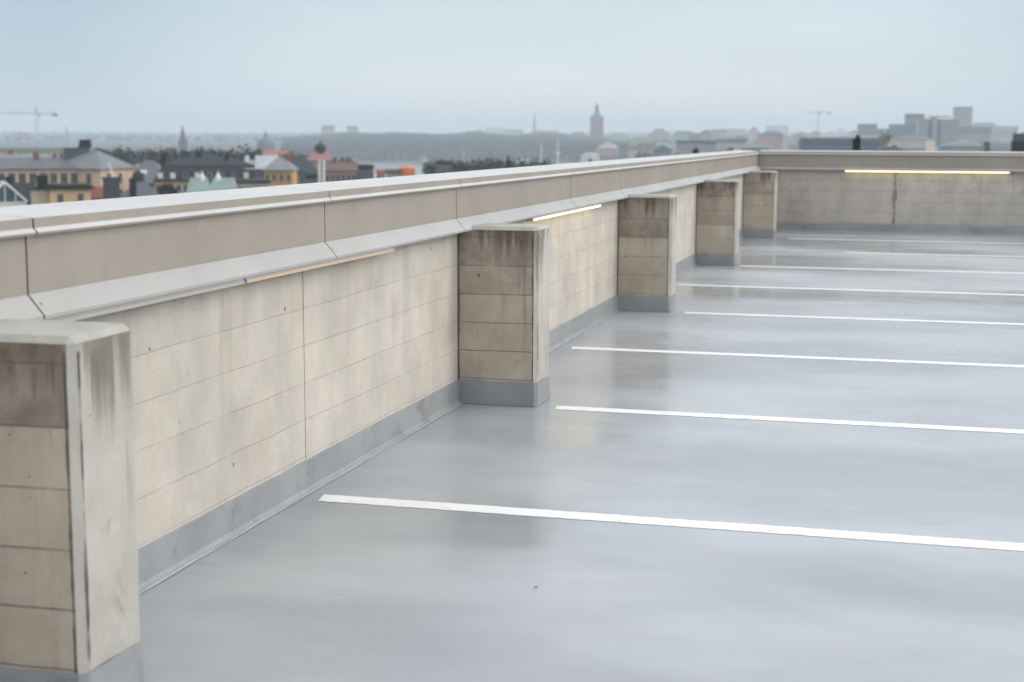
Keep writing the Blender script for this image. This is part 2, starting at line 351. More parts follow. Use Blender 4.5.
def parapet(name, label, joints, a, b_, groove, swap):
    root = thing(name, label, 'parapet wall')
    def bx(mb, o0, o1, y0, y1, z0, z1, ztop_drop=True, mi=0):
        vs_ = []
        for z, dr in ((z0, 0), (z1, 1)):
            for o, y in ((o0, y0), (o1, y0), (o1, y1), (o0, y1)):
                dd = (dz(25.5) if swap else dz(y)) if (dr and ztop_drop) else 0
                vs_.append((y, FY - o, z + dd) if swap else (WX + o, y, z + dd))
        mb.add(vs_, [(3,2,1,0),(4,5,6,7),(0,1,5,4),(1,2,6,5),(2,3,7,6),(3,0,4,7)], mi)
    # cast wall with vertical construction joints
    w = MB(); cuts = [a] + groove + [b_]
    for i in range(len(cuts) - 1):
        y0 = cuts[i] + (.0035 if i else 0); y1 = cuts[i+1] - (.0035 if i < len(cuts) - 2 else 0)
        bx(w, -.20, 0, y0, y1, -.02, 1.10)
    bx(w, -.26, -.203, a, b_, -.02, 1.10)
    bx(w, -.255, -.012, a + .3, b_ - .3, 1.0, 1.09)
    w.build('concrete_wall', M['concrete_shaded' if swap else 'concrete'], root)
    c = MB(); bx(c, -.262, .024, a, b_, 1.104, 1.375); c.build('backing_upstand', M['dark_gap'], root)
    # coating turned up the wall with a small cant and a sealant bead
    up = MB(); y0, y1 = a, b_
    P = [(.002, .135), (.008, .150), (.008, .03), (.035, .0015), (.002, .0015)]
    P = [(.001, .148), (.007, .146), (.011, .022), (.024, .002), (.001, .002)]
    vs_ = []; N = 320
    for i in range(N + 1):
        y = y0 + (y1 - y0) * i / N; wv = mnoise.noise((y * 1.3, 3, 0)) * .007 + mnoise.noise((y * 6.3, 5, 0)) * .004
        for j, q in enumerate(P):
            z = q[1] + (wv if j < 2 else 0)
            vs_.append((y, FY - q[0], z) if swap else (WX + q[0], y, z))
    fs = [(5*i+j, 5*i+(j+1) % 5, 5*i+5+(j+1) % 5, 5*i+5+j) for i in range(N) for j in range(5)]
    up.add(vs_, fs).build('painted_base', M['upstand'], root)
    se = MB(); vs_ = []; N = 160
    for i in range(N + 1):
        y = y0 + (y1 - y0) * i / N; t = .0045 + .004 * mnoise.noise((y * 2.1, 9, 0)); o = .034 + .006 * mnoise.noise((y * 3, 1, 4))
        for ox, z in ((o - t, .0045), (o, .007), (o + t, .0045)):
            vs_.append((y, FY - ox, z) if swap else (WX + ox, y, z))
    se.add(vs_, [(3*i+j, 3*i+j+1, 3*i+4+j, 3*i+3+j) for i in range(N) for j in range(2)]).build('sealant_bead', M['sealant'], root)
    js = [a] + joints + [b_]
    for i in range(len(js) - 1):
        y0, y1 = js[i] + .0045, js[i+1] - .0045
        q = MB(); sheet(q, PANEL2 if swap else PANEL, y0, y1, .004, swap); pn = q.build('cladding_panel', M['clad'], root)
        q = MB(); sheet(q, FLASH2 if swap else FLASH, y0, y1, .003, swap); fl = q.build('drip_flashing', M['flash'], root)
        q = MB(); sheet(q, COPE, y0 + .02, y1 + .02, .003, swap); cp = q.build('coping_sheet', [M['coping']], root)
        for me in (cp.data,):                                     # one coating; sky light on the top face painted in as a paler colour
            me.materials.append(M['clad'])
            for p in me.polygons:
                nn = p.normal
                if abs(nn.z) < .6: p.material_index = 1
        # fixings beside each joint
        if not swap:
            for z in (1.30, 1.19):
                r = MB(); mt = Matrix.Translation((WX + .0345, y0 + .022, z + dz(y0))) @ Matrix.Rotation(R(90), 4, 'Y')
                r.lathe([(.006, -.002), (.006, .002), (.0035, .004)], 8, 0, mt); r.build('rivet', M['steel'], pn)
            r = MB(); mt = Matrix.Translation((WX + .063, y0 + .024, 1.1165 + dz(y0))) @ Matrix.Rotation(R(40), 4, 'Y')
            r.lathe([(.006, -.002), (.006, .002), (.0035, .004)], 8, 0, mt); r.build('rivet', M['steel'], fl)
    return root
parapet('parapet_wall', 'long board-marked concrete parapet with beige metal cap running along the left side', [1.72, 4.14, 6.58, 8.64, 11.66, 13.68, 16.51, 18.7, 21.5, 23.6], -7.0, FY - .037, [1.39, 6.40, 11.44, 16.45, 21.4], False)
parapet('parapet_wall', 'concrete end wall with beige metal cap closing the far side of the deck', [1.9, 4.9, 7.9, 10.9, 13.9, 16.9, 19.9, 22.9], WX + .036, 25.5, [-.46, 4.7, 9.7, 14.7, 19.7], True)

ew = [o for o in bpy.data.objects if o.name.startswith('parapet_wall') and 'end wall' in o['label']][0]
ck = MB(); vs_ = []; rn = random.Random(5)
for i in range(25):
    z = .15 + .88 * i / 24; t = i / 24
    xo = -.46 + .018 * mnoise.noise((z * 5, 1, 1)); wd_ = .016 + .045 * max(0, mnoise.noise((z * 4.2, 7, 2)) + .12) + .012 * mnoise.noise((z * 17, 3, 3))
    vs_ += [(xo - wd_, FY - .003, z), (xo + wd_ * .9, FY - .003, z)]
ck.add(vs_, [(2*i, 2*i+1, 2*i+3, 2*i+2) for i in range(24)])
tag(ck.build('crack_patch', plain('crack_filler', (.25, .225, .195, 1), .9, .2, .3, 12), ew), 'ragged dark patched crack')
# ------------------------------------------------------------------ light strips under the flashing
def strip(y0, y1, diff, label, swap=False):
    c = ((y0 + y1) / 2)
    root = thing('light_strip', label, 'strip light', (c, FY - .05, 1.0) if swap else (WX + .05, c, 1.06), 0, 'strip lights under the parapet cap')
    def bb(mb, o0, o1, a0, a1, z0, z1):
        vs_ = []
        if swap: z0 += .019; z1 += .019
        for z in (z0, z1):
            for o, y in ((o0, a0), (o1, a0), (o1, a1), (o0, a1)):
                g = dz(25.5) if swap else dz(y)
                p = (y, FY - o, z + g) if swap else (WX + o, y, z + g)
                vs_.append(tuple(Vector(p) - root.location))
        mb.add(vs_, [(3,2,1,0),(4,5,6,7),(0,1,5,4),(1,2,6,5),(2,3,7,6),(3,0,4,7)])
    h = MB(); bb(h, .030, .083, y0, y1, 1.060, 1.0725); bb(h, .030, .036, y0, y1, 1.048, 1.060); bb(h, .036, .087, y0, y0 + .012, 1.046, 1.060); bb(h, .036, .087, y1 - .012, y1, 1.046, 1.060)
    h.build('housing', M['alu'], root)
    d = MB(); bb(d, .037, .086, y0 + .013, y1 - .013, 1.047, 1.0595); d.build('diffuser', diff, root)
strip(4.02, 5.60, M['led_off'], 'unlit grey strip light above the wall beside the nearest pier')
strip(5.62, 7.40, M['led_dim'], 'dimly glowing strip light under the cap, between the two nearest piers')
strip(10.30, 12.62, M['led'], 'bright warm strip light under the side wall cap, just beyond the second pier')
strip(-1.27, 1.31, M['led'], 'bright warm strip light under the cap of the end wall', True)

# ------------------------------------------------------------------ piers
def make_pier():
    root = thing('concrete_pier', 'x', 'pier', (WX, 0, 0), 0, 'concrete piers along the left parapet')
    def body(x1, y0, y1, z1, bev, topbev):
        bm = bmesh.new(); bmesh.ops.create_cube(bm, size=1)
        for v in bm.verts:
            v.co = Vector((.001 if v.co.x < 0 else x1, y0 if v.co.y < 0 else y1, .002 if v.co.z < 0 else z1))
        ed = [e for e in bm.edges if (all(v.co.x > .1 for v in e.verts) and abs(e.verts[0].co.z - e.verts[1].co.z) > .1)]
        if topbev: ed += [e for e in bm.edges if all(v.co.z > z1 - .01 for v in e.verts) and not all(v.co.x < .01 for v in e.verts)]
        bmesh.ops.bevel(bm, geom=ed, offset=bev, segments=1, affect='EDGES', profile=.5)
        return bm
    bm = body(.498, 0, .335, 1.097, .020, True)
    # weathered, slightly uneven cast edges
    bmesh.ops.subdivide_edges(bm, edges=[e for e in bm.edges if e.calc_length() > .1], cuts=9, use_grid_fill=True)
    for v in bm.verts:
        n_ = mnoise.noise_vector(v.co * 9) * .0022 + mnoise.noise_vector(v.co * 40) * .001
        if v.co.x > .05: v.co += n_
    me = bpy.data.meshes.new('shaft'); bm.to_mesh(me); bm.free()
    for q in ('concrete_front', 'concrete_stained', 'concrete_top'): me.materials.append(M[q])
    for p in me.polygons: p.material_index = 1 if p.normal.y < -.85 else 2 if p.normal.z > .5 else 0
    o = bpy.data.objects.new('shaft', me); col.objects.link(o); o.parent = root
    bm = body(.505, -.007, .342, .150, .021, False)
    bmesh.ops.subdivide_edges(bm, edges=[e for e in bm.edges if e.calc_length() > .1], cuts=7, use_grid_fill=True)
    for v in bm.verts:
        if v.co.z > .14: v.co.z += mnoise.noise(v.co * 9) * .006
    me = bpy.data.meshes.new('painted_base'); bm.to_mesh(me); bm.free(); me.materials.append(M['upstand'])
    o = bpy.data.objects.new('painted_base', me); col.objects.link(o); o.parent = root
    grime_and_shade = plain('grime_and_shade', (.13, .115, .09, 1), .9, .2, .35, 14)  # stain on the edge seams, painted crease shade on the corner strip
    for side, nm in ((0, 'edge_seam'), (1, 'edge_seam'), (2, 'corner_shade')):  # last strip paints the crease shade where pier meets wall
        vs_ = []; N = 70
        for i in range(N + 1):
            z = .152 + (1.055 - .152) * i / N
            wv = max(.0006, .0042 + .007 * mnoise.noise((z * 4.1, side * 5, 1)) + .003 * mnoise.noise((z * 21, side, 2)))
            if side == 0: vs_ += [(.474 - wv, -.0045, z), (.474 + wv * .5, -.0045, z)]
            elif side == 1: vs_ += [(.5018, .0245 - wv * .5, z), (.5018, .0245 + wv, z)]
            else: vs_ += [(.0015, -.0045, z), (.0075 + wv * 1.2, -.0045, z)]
        MB().add(vs_, [(2*i, 2*i+1, 2*i+3, 2*i+2) for i in range(N)]).build(nm, grime_and_shade, root)
    return root
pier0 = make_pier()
pier_words = ['large stained concrete pier in the left foreground, cut off by the photo edge',
 'second nearest concrete pier, dark stained top with clear board courses',
 'middle concrete pier of the row, beyond the bright side strip light',
 'fourth concrete pier, second farthest in the row',
 'farthest concrete pier, in the corner by the end wall']
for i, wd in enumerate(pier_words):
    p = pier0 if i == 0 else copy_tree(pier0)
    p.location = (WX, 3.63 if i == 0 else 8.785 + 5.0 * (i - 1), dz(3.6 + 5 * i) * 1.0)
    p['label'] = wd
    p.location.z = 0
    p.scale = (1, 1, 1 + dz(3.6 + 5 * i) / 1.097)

# specks lying on the coating
for (x, y, s, a, wd) in ((-1.32, 5.22, .006, .4, 'tiny dark leaf scrap on the grey floor in front of the nearest bay line'),):
    b = MB(); M_ = Matrix.Translation((x, y, .0045)) @ Matrix.Rotation(a, 4, 'Z')
    b.add([(-s*2, 0, 0), (-s*.6, -s*.7, .004), (s, -s*.5, .002), (s*2, 0, .006), (s, s*.6, .003), (-s*.6, s*.8, .001), (0, 0, .007)],
          [(0,1,6),(1,2,6),(2,3,6),(3,4,6),(4,5,6),(5,0,6)], 0, M_)
    tag(b.build('leaf_scrap', plain('dry_leaf', (.07, .055, .035, 1))), wd, 'leaf')

# ------------------------------------------------------------------ the city beyond the parapet
def ray(px, py):
    d = FWD * F_PX + RIGHT * (px - 512) - UP * (py - 341)
    return d / math.hypot(d.x, d.y)
def at(px, py, D): return CAM + ray(px, py) * D          # point seen at a photo position, D metres away over ground
def zat(px, py, D): return at(px, py, D).z
GZ = -28.0
def az_px(x, y):                                          # photo column of a ground point
    d = Vector((x, y, 0)); w = d.dot(_Fh)
    return 512 + F_PX * d.dot(_Rh) / w if w > 1 else (-9999 if d.dot(_Rh) < 0 else 9999)
def ground_z(r, px, x, y):
    sm = lambda a, b, v: max(0, min(1, (v - a) / (b - a))) ** 2 * (3 - 2 * max(0, min(1, (v - a) / (b - a))))
    z = GZ + mnoise.noise((x / 300, y / 300, 0)) * 1.5 * sm(100, 500, r)
    bay = sm(930, 1150, r) * (1 - sm(1830, 1960, r)) * sm(300, 345, px) * (1 - sm(575, 625, px))
    z -= 18 * bay
    # wooded ridge across the bay, and low far land all round
    ridge = sm(1900, 2700, r) * (1 - sm(3500, 3900, r)) * sm(270, 345, px) * (1 - sm(540, 640, px))
    z += ridge * (10 + 7 * mnoise.noise((px / 38, 2, 0)) * sm(2000, 2900, r))
    far = sm(4300, 6200, r)
    z += far * ((1.5 if px < 420 else 1.5 + 6 * sm(420, 700, px)) + 4 * mnoise.noise((px / 140, r / 2500, 5)))
    return z
gb = MB(); radii = [0.5, 60, 120, 200, 280, 360, 450, 560, 680, 800, 920, 980, 1040, 1100, 1160, 1300, 1500, 1700, 1820, 1860, 1900, 1940, 1980, 2100, 2200, 2300, 2400, 2480, 2560, 2640, 2720, 2800, 2880, 2960, 3100, 3300, 3500, 3650, 3800, 4000, 4300, 4700, 5100, 5500, 5900, 6300, 6800, 7400, 8200, 9000]
azs = [-180 + 6 * i for i in range(23)] + [-42 + .35 * i for i in range(240)] + [42 + 6 * i for i in range(23)]
NA = len(azs); verts = []
for r in radii:
    for a in azs:
        t = R(a) - YAW * 1
        x, y = r * math.sin(t), r * math.cos(t)
        verts.append((x, y, ground_z(r, az_px(x, y), x, y)))
gb.add(verts, [(i*NA+j, i*NA+(j+1) % NA, (i+1)*NA+(j+1) % NA, (i+1)*NA+j) for i in range(len(radii)-1) for j in range(NA)])
def ground_mat():
    k = NT('city_ground')
    n = k.noise(.012, 5, .6); n2 = k.noise(.09, 4, .6)
    c = k.mix(k.rng(n, .42, .58), (.03, .042, .036, 1), (.085, .085, .085, 1))
    c = k.mix(k.rng(n2, .5, .7, 0, .6), c, (.06, .06, .06, 1))
    return k.done(c, .9, .1)
tag(gb.build('ground', ground_mat(), smooth=True), kind='structure')
wb = MB(); wb.add([tuple(CAM + ray(px, 129) * D)[:2] + (-38.,) for px, D in ((230, 960), (700, 960), (760, 2100), (150, 2100))], [(0, 1, 2, 3)])
kw = NT('bay_water'); kw.bump(kw.noise(.25, 4, .6), .25, .3)
tag(wb.build('water', kw.done((.09, .115, .125, 1), .16, .6)), kind='structure')

CM = {}
def cm(name, rgb, rough=.75, spec=.3, var=.16, scale=.3):
    if name not in CM: CM[name] = plain(name, rgb, rough, spec, var, scale)
    return CM[name]
peach = cm('peach_plaster', (.58, .415, .28, 1)); cream = cm('cream_plaster', (.52, .44, .31, 1)); yellow = cm('yellow_plaster', (.64, .43, .225, 1))
orange = cm('ochre_plaster', (.54, .31, .12, 1)); palewall = cm('pale_plaster', (.50, .48, .45, 1)); pinkwall = cm('pink_plaster', (.42, .27, .24, 1))
brick = cm('red_brick', (.26, .10, .07, 1)); greywall = cm('grey_render', (.26, .27, .28, 1)); darkwall = cm('dark_cladding', (.026, .032, .037, 1), .85, .2)
zinc = cm('grey_zinc_roof', (.105, .115, .132, 1), .6); slate = cm('dark_slate_roof', (.024, .029, .034, 1), .8, .2); bluezinc = cm('pale_zinc_roof', (.17, .185, .205, 1), .6)
black = cm('black_felt', (.010, .012, .014, 1), .9, .15); teal = cm('dark_teal_panel', (.055, .085, .09, 1)); copper = cm('green_copper', (.20, .27, .245, 1), .7)
tile = cm('red_roof_tile', (.30, .115, .09, 1)); brown = cm('brown_roof', (.13, .085, .07, 1)); white_p = cm('white_paint', (.72, .72, .70, 1)); sand = cm('sandstone', (.33, .28, .20, 1))
glassd = cm('dark_window_glass', (.03, .035, .042, 1), .12, .7, .3, .8); frame_m = cm('window_frame', (.40, .37, .32, 1)); blueglass = cm('blue_glass_wall', (.05, .085, .11, 1), .15, .7, .3, .2)
bark = cm('bark', (.06, .045, .035, 1)); crane_red = cm('faded_red_steel', (.50, .20, .13, 1)); crane_grey = cm('grey_steel', (.15, .16, .17, 1)); bluegrey = cm('blue_grey_wall', (.13, .16, .19, 1))
mauve = cm('mauve_render', (.30, .25, .26, 1)); orange_t = cm('orange_tarpaulin', (.62, .17, .045, 1), .6); olive = cm('olive_leaves', (.10, .09, .03, 1))

def frame_at(px, D, rot=0.0, gz=None):
    """ground point in the direction of a photo column; local x to the right, y away"""
    p = at(px, 129, D); g = GZ if gz is None else gz
    return Vector((p.x, p.y, g)), -math.atan2(p.x, p.y) + R(rot)
def px_m(px0, px1, D): return abs(px1 - px0) / F_PX * D * .985

def hip(b, w, d, z0, z1, over=.4, inset=None, mi=0, M_=None, cx=0, cy=0, gable=False, axis='x'):
    w2, d2 = w/2 + over, d/2 + over
    if axis == 'x':
        i_ = 0 if gable else min(d2 * .95, w2 * .85) if inset is None else inset
        r = [(cx-w2+i_, cy, z1), (cx+w2-i_, cy, z1)]
    else:
        i_ = 0 if gable else min(w2 * .95, d2 * .85) if inset is None else inset
        r = [(cx, cy-d2+i_, z1), (cx, cy+d2-i_, z1)]
    B = [(cx-w2, cy-d2, z0), (cx+w2, cy-d2, z0), (cx+w2, cy+d2, z0), (cx-w2, cy+d2, z0)]
    if axis == 'x': fs = [(3,2,1,0), (0,1,5,4), (2,3,4,5), (1,2,5), (3,0,4)]
    else: fs = [(3,2,1,0), (0,1,4), (1,2,5,4), (2,3,5), (3,0,4,5)]
    b.add(B + r, fs, mi, M_)
    b.box((cx-w2, cy-d2, z0-.25), (cx+w2, cy+d2, z0-.004), mi, M_)
    return b

def window_mesh(w, h):
    b = MB(); t = .09
    b.box((-w/2, -.05, 0), (w/2, .02, h), 0)
    for a, c in (((-w/2-t, -.10, -t), (-w/2, .02, h+t)), ((w/2, -.10, -t), (w/2+t, .02, h+t)), ((-w/2, -.10, h), (w/2, .02, h+t)), ((-w/2-.1, -.16, -t-.06), (w/2+.1, .02, -t+.01)), ((-.03, -.09, 0), (.03, -.051, h))):
        b.box(a, c, 1)
    return b
_wc = {}
def window(root, x, y, z, w, h, rz=0, glass=None):
    key = (round(w, 2), round(h, 2), (glass or glassd).name)
    if key not in _wc:
        o = window_mesh(w, h).build('window', [glass or glassd, frame_m]); _wc[key] = o
    else:
        o = _wc[key].copy(); col.objects.link(o)
    o.parent = root; o.location = (x, y, z); o.rotation_euler = (0, 0, rz); return o

def house(name, label, cat, x0, x1, ye, yr, D, depth, kind, wall, roof, rot=0, rows=0, cols=0, win=(1.1, 1.7), y_win=None, group=None, chim=(), over=.4, gz=None, axis='x', side_cols=0, glass=None, inset=None):
    """a house whose front spans photo columns x0..x1 with its eave and ridge at ye / yr"""
    o, rz = frame_at((x0 + x1) / 2, D, rot, gz)
    w = px_m(x0, x1, D)
    if rot: w = w / max(.4, math.cos(R(rot)))
    ze = zat((x0+x1)/2, ye, D) - o.z; zr = zat((x0+x1)/2, yr, D) - o.z
    root = thing(name, label, cat, o, rz, group)
    d = depth
    # the origin is at the front; the body lies behind it
    MB().box((-w/2, 0, 0), (w/2, d, ze - .26)).build('wall', wall, root)
    rb = MB()
    if kind == 'flat':
        rb.box((-w/2-over, -over, ze-.25), (w/2+over, d+over, ze)); rb.box((-w/2-over+.3, -over+.3, ze+.003), (w/2+over-.3, d+over-.3, max(zr, ze+.1)))
    elif kind == 'mansard':
        zm = ze + (zr - ze) * .62; i1 = min(2.2, d * .2)
        rb.add([(-w/2-over,-over,ze),(w/2+over,-over,ze),(w/2+over,d+over,ze),(-w/2-over,d+over,ze),(-w/2+i1,i1,zm),(w/2-i1,i1,zm),(w/2-i1,d-i1,zm),(-w/2+i1,d-i1,zm)],
               [(3,2,1,0),(0,1,5,4),(1,2,6,5),(2,3,7,6),(3,0,4,7),(4,5,6,7)])
        hip(rb, w-2*i1, d-2*i1, zm+.26, zr, .15, None, 0, None, 0, d/2)
        rb.box((-w/2-over, -over, ze-.25), (w/2+over, d+over, ze-.004))
    else:
        hip(rb, w, d, ze, zr, over, inset, 0, None, 0, d/2, kind == 'gable', axis)
    rf = rb.build('roof', roof, root)
    for cx, cy, cw, h in chim:
        cb = MB(); zb = ze + .15*(zr-ze); cb.box((cx*w-cw/2, cy*d-cw*.35, zb), (cx*w+cw/2, cy*d+cw*.35, zr+h)); cb.box((cx*w-cw/2-.1, cy*d-cw*.35-.1, zr+h+.002), (cx*w+cw/2+.1, cy*d+cw*.35+.1, zr+h+.22))
        cb.build('chimney', black if roof in (slate, black) else brick, rf)
    fl = 3.3
    for r_ in range(rows):
        z = ze - 1.0 - win[1] - r_ * fl
        for c_ in range(cols):
            window(root, -w/2 + w * (c_ + .5) / cols, 0, z, win[0], win[1], 0, glass)
        for c_ in range(side_cols):
            window(root, w/2, d * (c_ + .5) / side_cols, z, win[0], win[1], R(90), glass)
    root['_w'] = w; root['_ze'] = ze; root['_zr'] = zr
    return root, w, d, ze, zr, rf

far_leafs = [plain('far_leaves', cc, .9, .05, .3, .05) for cc in ((.016, .024, .022, 1), (.024, .034, .03, 1), (.011, .018, .018, 1))]
# ---- trees: tapered trunk with limbs, crown of many small leaf clumps
def crown_mesh(h, wd, n, leaf, seed):
    rnd = random.Random(seed); b = MB()
    lobes = [(Vector((rnd.uniform(-.5,.5)*wd*.55, rnd.uniform(-.5,.5)*wd*.55, h*(.45+rnd.random()*.42))), wd*(.20+rnd.random()*.16)) for _ in range(9)]
    for _ in range(n):
        c, r = lobes[rnd.randrange(9)]
        while True:
            v = Vector((rnd.uniform(-1,1), rnd.uniform(-1,1), rnd.uniform(-1,1)))
            if .25 < v.length < 1: break
        p = c + v * r * (1.0 if rnd.random() > .1 else 1.25)
        t = Vector((rnd.uniform(-1,1), rnd.uniform(-1,1), rnd.uniform(-.6,.6))).normalized(); u = t.cross(Vector((rnd.random(), rnd.random(), 1)).normalized()).normalized()
        s = leaf * rnd.uniform(.6, 1.3)
        b.add([p - t*s, p + u*s*.6, p + t*s, p - u*s*.6], [(0, 1, 2, 3)], rnd.randrange(3))
    zm = max(v[2] for v in b.v); zl = h * .28; k_ = (h - zl) / (zm - zl)
    b.v = [(x, y, zl + (z - zl) * k_) for x, y, z in b.v]
    return b
leafs = []
for i, cc in enumerate(((.030, .045, .022, 1), (.045, .062, .028, 1), (.022, .033, .020, 1))):
    leafs.append(plain('dark_leaves', cc, .7, .25, .3, 1.5))
leafs_o = [plain('olive_leaves', cc, .7, .25, .3, 1.5) for cc in ((.12, .10, .035, 1), (.09, .085, .03, 1), (.14, .085, .04, 1))]
leafs_p = [plain('pale_leaves', cc, .7, .25, .2, 1.5) for cc in ((.45, .44, .40, 1), (.36, .37, .33, 1), (.50, .48, .44, 1))]
def tree(label, px, ytop, wpx, D, h=None, mats=None, group='trees among the rooftops', seed=None, name='broadleaf_tree'):
    o, rz = frame_at(px, D)
    h = zat(px, ytop, D) - GZ; wd = px_m(0, wpx, D)
    root = thing(name, label, 'tree', o, rz + random.random(), group)
    t = MB(); r0 = .35
    t.ring([[(r*math.cos(a*math.pi/4), r*math.sin(a*math.pi/4), z) for a in range(8)] for r, z in ((r0*1.3, 0), (r0, 1.5), (r0*.7, h*.45), (r0*.25, h*.85))])
    for q in range(6):
        a = q * 1.05; zb = h * (.3 + .08*q); t.bar((0, 0, zb), (math.cos(a)*wd*.3, math.sin(a)*wd*.3, zb + h*.15), .12, n=5)
    t.build('trunk', bark, root)
    crown_mesh(h, wd, 900, .55 if D < 700 else .9, seed or int(px*7+ytop)).build('crown', mats or leafs, root)
    return root

# ================= near roofs at the left
root, w, d, ze, zr, rf = house('yellow_palace', 'long peach palace block with grey hipped roof and tall windows at far left', 'building', -62, 92, 168.5, 158, 330, 13, 'hip', peach, zinc, 0, 2, 16, (1.25, 2.0), chim=((-.38, .45, 1.3, .7), (-.18, .6, 1.0, .9), (.12, .45, 1.2, .6)))
# corner pavilion turned towards the street, with its own higher roof
pv = Matrix.Translation((w/2 - .9, 4.5, 0)) @ Matrix.Rotation(R(-41), 4, 'Z')
MB().box((-6.0, -5.6, 0), (6.0, 5.6, ze-.26), 0, pv).build('pavilion_wall', peach, root)
pr = hip(MB(), 12.0, 11.2, ze, zat(90, 150, 334) - GZ, .5, None, 0, pv).build('pavilion_roof', bluezinc, root)
for k, (lx, ly, a) in enumerate(((-4.2, -5.6, 0), (-.6, -5.6, 0), (3.0, -5.6, 0), (6.0, -3.0, 90), (6.0, .8, 90))):
    for r_ in range(2):
        p = pv @ Vector((lx, ly, 0)); window(root, p.x, p.y, ze - 3.1 - 3.4*r_, 1.1, 2.0, R(a - 41))
rh = MB(); cx0 = -w/2 + (60+62)/154*w; cx1 = -w/2 + (84+62)/154*w
rh.box((cx0, 4.5, ze+.2), (cx1, 9.5, zat(72, 148.5, 336) - GZ)); rh.box((cx0-.15, 4.35, zat(72, 148.5, 336) - GZ + .003), (cx1+.15, 9.65, zat(72, 147.8, 336) - GZ))
ro = rh.build('roof_house', teal, root)
cb = MB(); a_ = -w/2 + (75+62)/154*w; b_ = -w/2 + (86+62)/154*w; zt = zat(80, 139.5, 338) - GZ; zb = zat(80, 148, 338) - GZ
cb.box((a_, 6, zb + .3), (b_, 8.2, zt)); cb.box((a_-.25, 5.8, zb+.1), (b_+.1, 8.4, zb+.6)); cb.build('chimney', black, ro)
lw = MB(); lw.box((cx1-1.0, 4.42, zat(84, 158.5, 335)-GZ), (cx1-.3, 4.498, zat(84, 156.5, 335)-GZ)); lw.build('lit_window', glow('window_lamplight', (1, .62, .22, 1), 1.1), ro)

house('apartment_house', 'orange peach house with green edged flat roof behind the grey palace roof', 'building', -30, 60, 150.5, 147.6, 560, 16, 'flat', peach, copper, 0, 2, 14, (1.3, 2.0))
house('apartment_house', 'low pale grey roofed block directly behind the palace ridge at the left edge', 'building', -40, 44, 158, 154.5, 420, 12, 'gable', cream, bluezinc, 4, 1, 9, chim=((.1, .5, 1.4, .9), (.38, .5, .9, .6)))

root, w, d, ze, zr, rf = house('yellow_house', 'small bright yellow house with dark flat roof and two windows just past the parapet', 'house', 49, 87, 187.2, 185.5, 235, 9, 'flat', yellow, black, 4, 1, 2, (.75, 1.3), over=.55)
MB().box((-w/2 - 2.4, 1.2, 0), (-w/2 - .003, d - .8, ze - .35)).build('side_wing', cream, root)
MB().box((-w/2 - 2.9, .9, ze - .345), (-w/2 - .56, d - .5, ze - .15)).build('wing_roof', black, root)
cb = MB(); cb.box((-w/2 - 1.6, 3, ze-.2), (-w/2 + .0, 4.4, zat(43, 175.5, 238) - GZ)); cb.box((-w/2 - 1.75, 2.85, zat(43, 176.3, 238) - GZ), (-w/2 + .15, 4.55, zat(43, 175.6, 238) - GZ)); cb.build('chimney', black, root)
house('slate_house', 'black slate roofed house left of the small yellow house', 'house', 8, 35, 201, 183.5, 246, 9, 'gable', darkwall, slate, 12, 1, 2, (.8, 1.2), chim=((-.3, .5, .9, .7),))

# glazed gable at the left edge
o, rz = frame_at(2, 205, 24)
root = thing('glazed_roof', 'white framed glass gable roof at the extreme left edge above the parapet', 'skylight', o, rz)
zb = zat(2, 202, 205) - GZ; zt = zat(2, 182, 205) - GZ
MB().box((-2.9, 0, 0), (2.9, 8, zb)).build('wall', palewall, root)
MB().add([(-2.8, .1, zb+.01), (2.8, .1, zb+.01), (0, .1, zt-.1), (-2.8, 7.9, zb+.01), (2.8, 7.9, zb+.01), (0, 7.9, zt-.1)], [(0,1,2), (3,5,4), (0,2,5,3), (1,4,5,2), (0,3,4,1)]).build('glass', blueglass, root)
g = MB()
for y in (0, 2, 4, 6, 8):
    g.bar((-2.9, y, zb), (0, y, zt), .17); g.bar((2.9, y, zb), (0, y, zt), .17)
for t_ in (0, .5, 1): g.bar((2.9*(1-t_), 0, zb+(zt-zb)*t_), (2.9*(1-t_), 8, zb+(zt-zb)*t_), .13)
for x in (-1.4, 0, 1.4): g.bar((x, 0, zb), (x, 0, zb + (zt-zb)*(1-abs(x)/2.9)), .07)
g.build('frame', white_p, root)

house('brick_house', 'low house with a dull red roof right of the small yellow house', 'house', 86, 106, 198, 187.5, 280, 8, 'gable', brick, cm('dull_brick_roof', (.16, .05, .04, 1)), 0, 1, 2, (.8, 1.1))
o, rz = frame_at(110, 262)
root = thing('chimney_block', 'broad dark grey chimney block with white vent pipe beside the red roof', 'chimney', o, rz)
zt = zat(110, 179, 262) - GZ
MB().box((-1.45, 0, 0), (1.25, 2.2, zt)).box((-1.6, -.15, zt+.002), (1.4, 2.35, zt+.3)).build('stack', cm('grey_stack', (.055, .06, .065, 1)), root)
v = MB(); v.bar((.3, 1, zt+.25), (-.1, 1, zt + 1.6), .16, n=8); v.bar((-.1, 1, zt+1.6), (-.42, 1, zt + 2.7), .13, n=8); v.build('vent_pipe', white_p, root)
house('grey_house', 'wide pale grey hipped roof with a white skylight in front of the mansard block', 'house', 118, 168, 183, 161, 385, 15, 'hip', darkwall, zinc, -10, 1, 7, (.9, 1.4))
o, rz = frame_at(143.5, 380, -10)
tag(MB().box((-.75, -.2, 0), (.75, .2, 1.0)).build('skylight', white_p), 'white skylight box on the wide pale grey hipped roof', 'skylight')
bpy.data.objects['skylight'].location = at(143.5, 174, 381); bpy.data.objects['skylight'].rotation_euler = (R(-35), 0, rz)
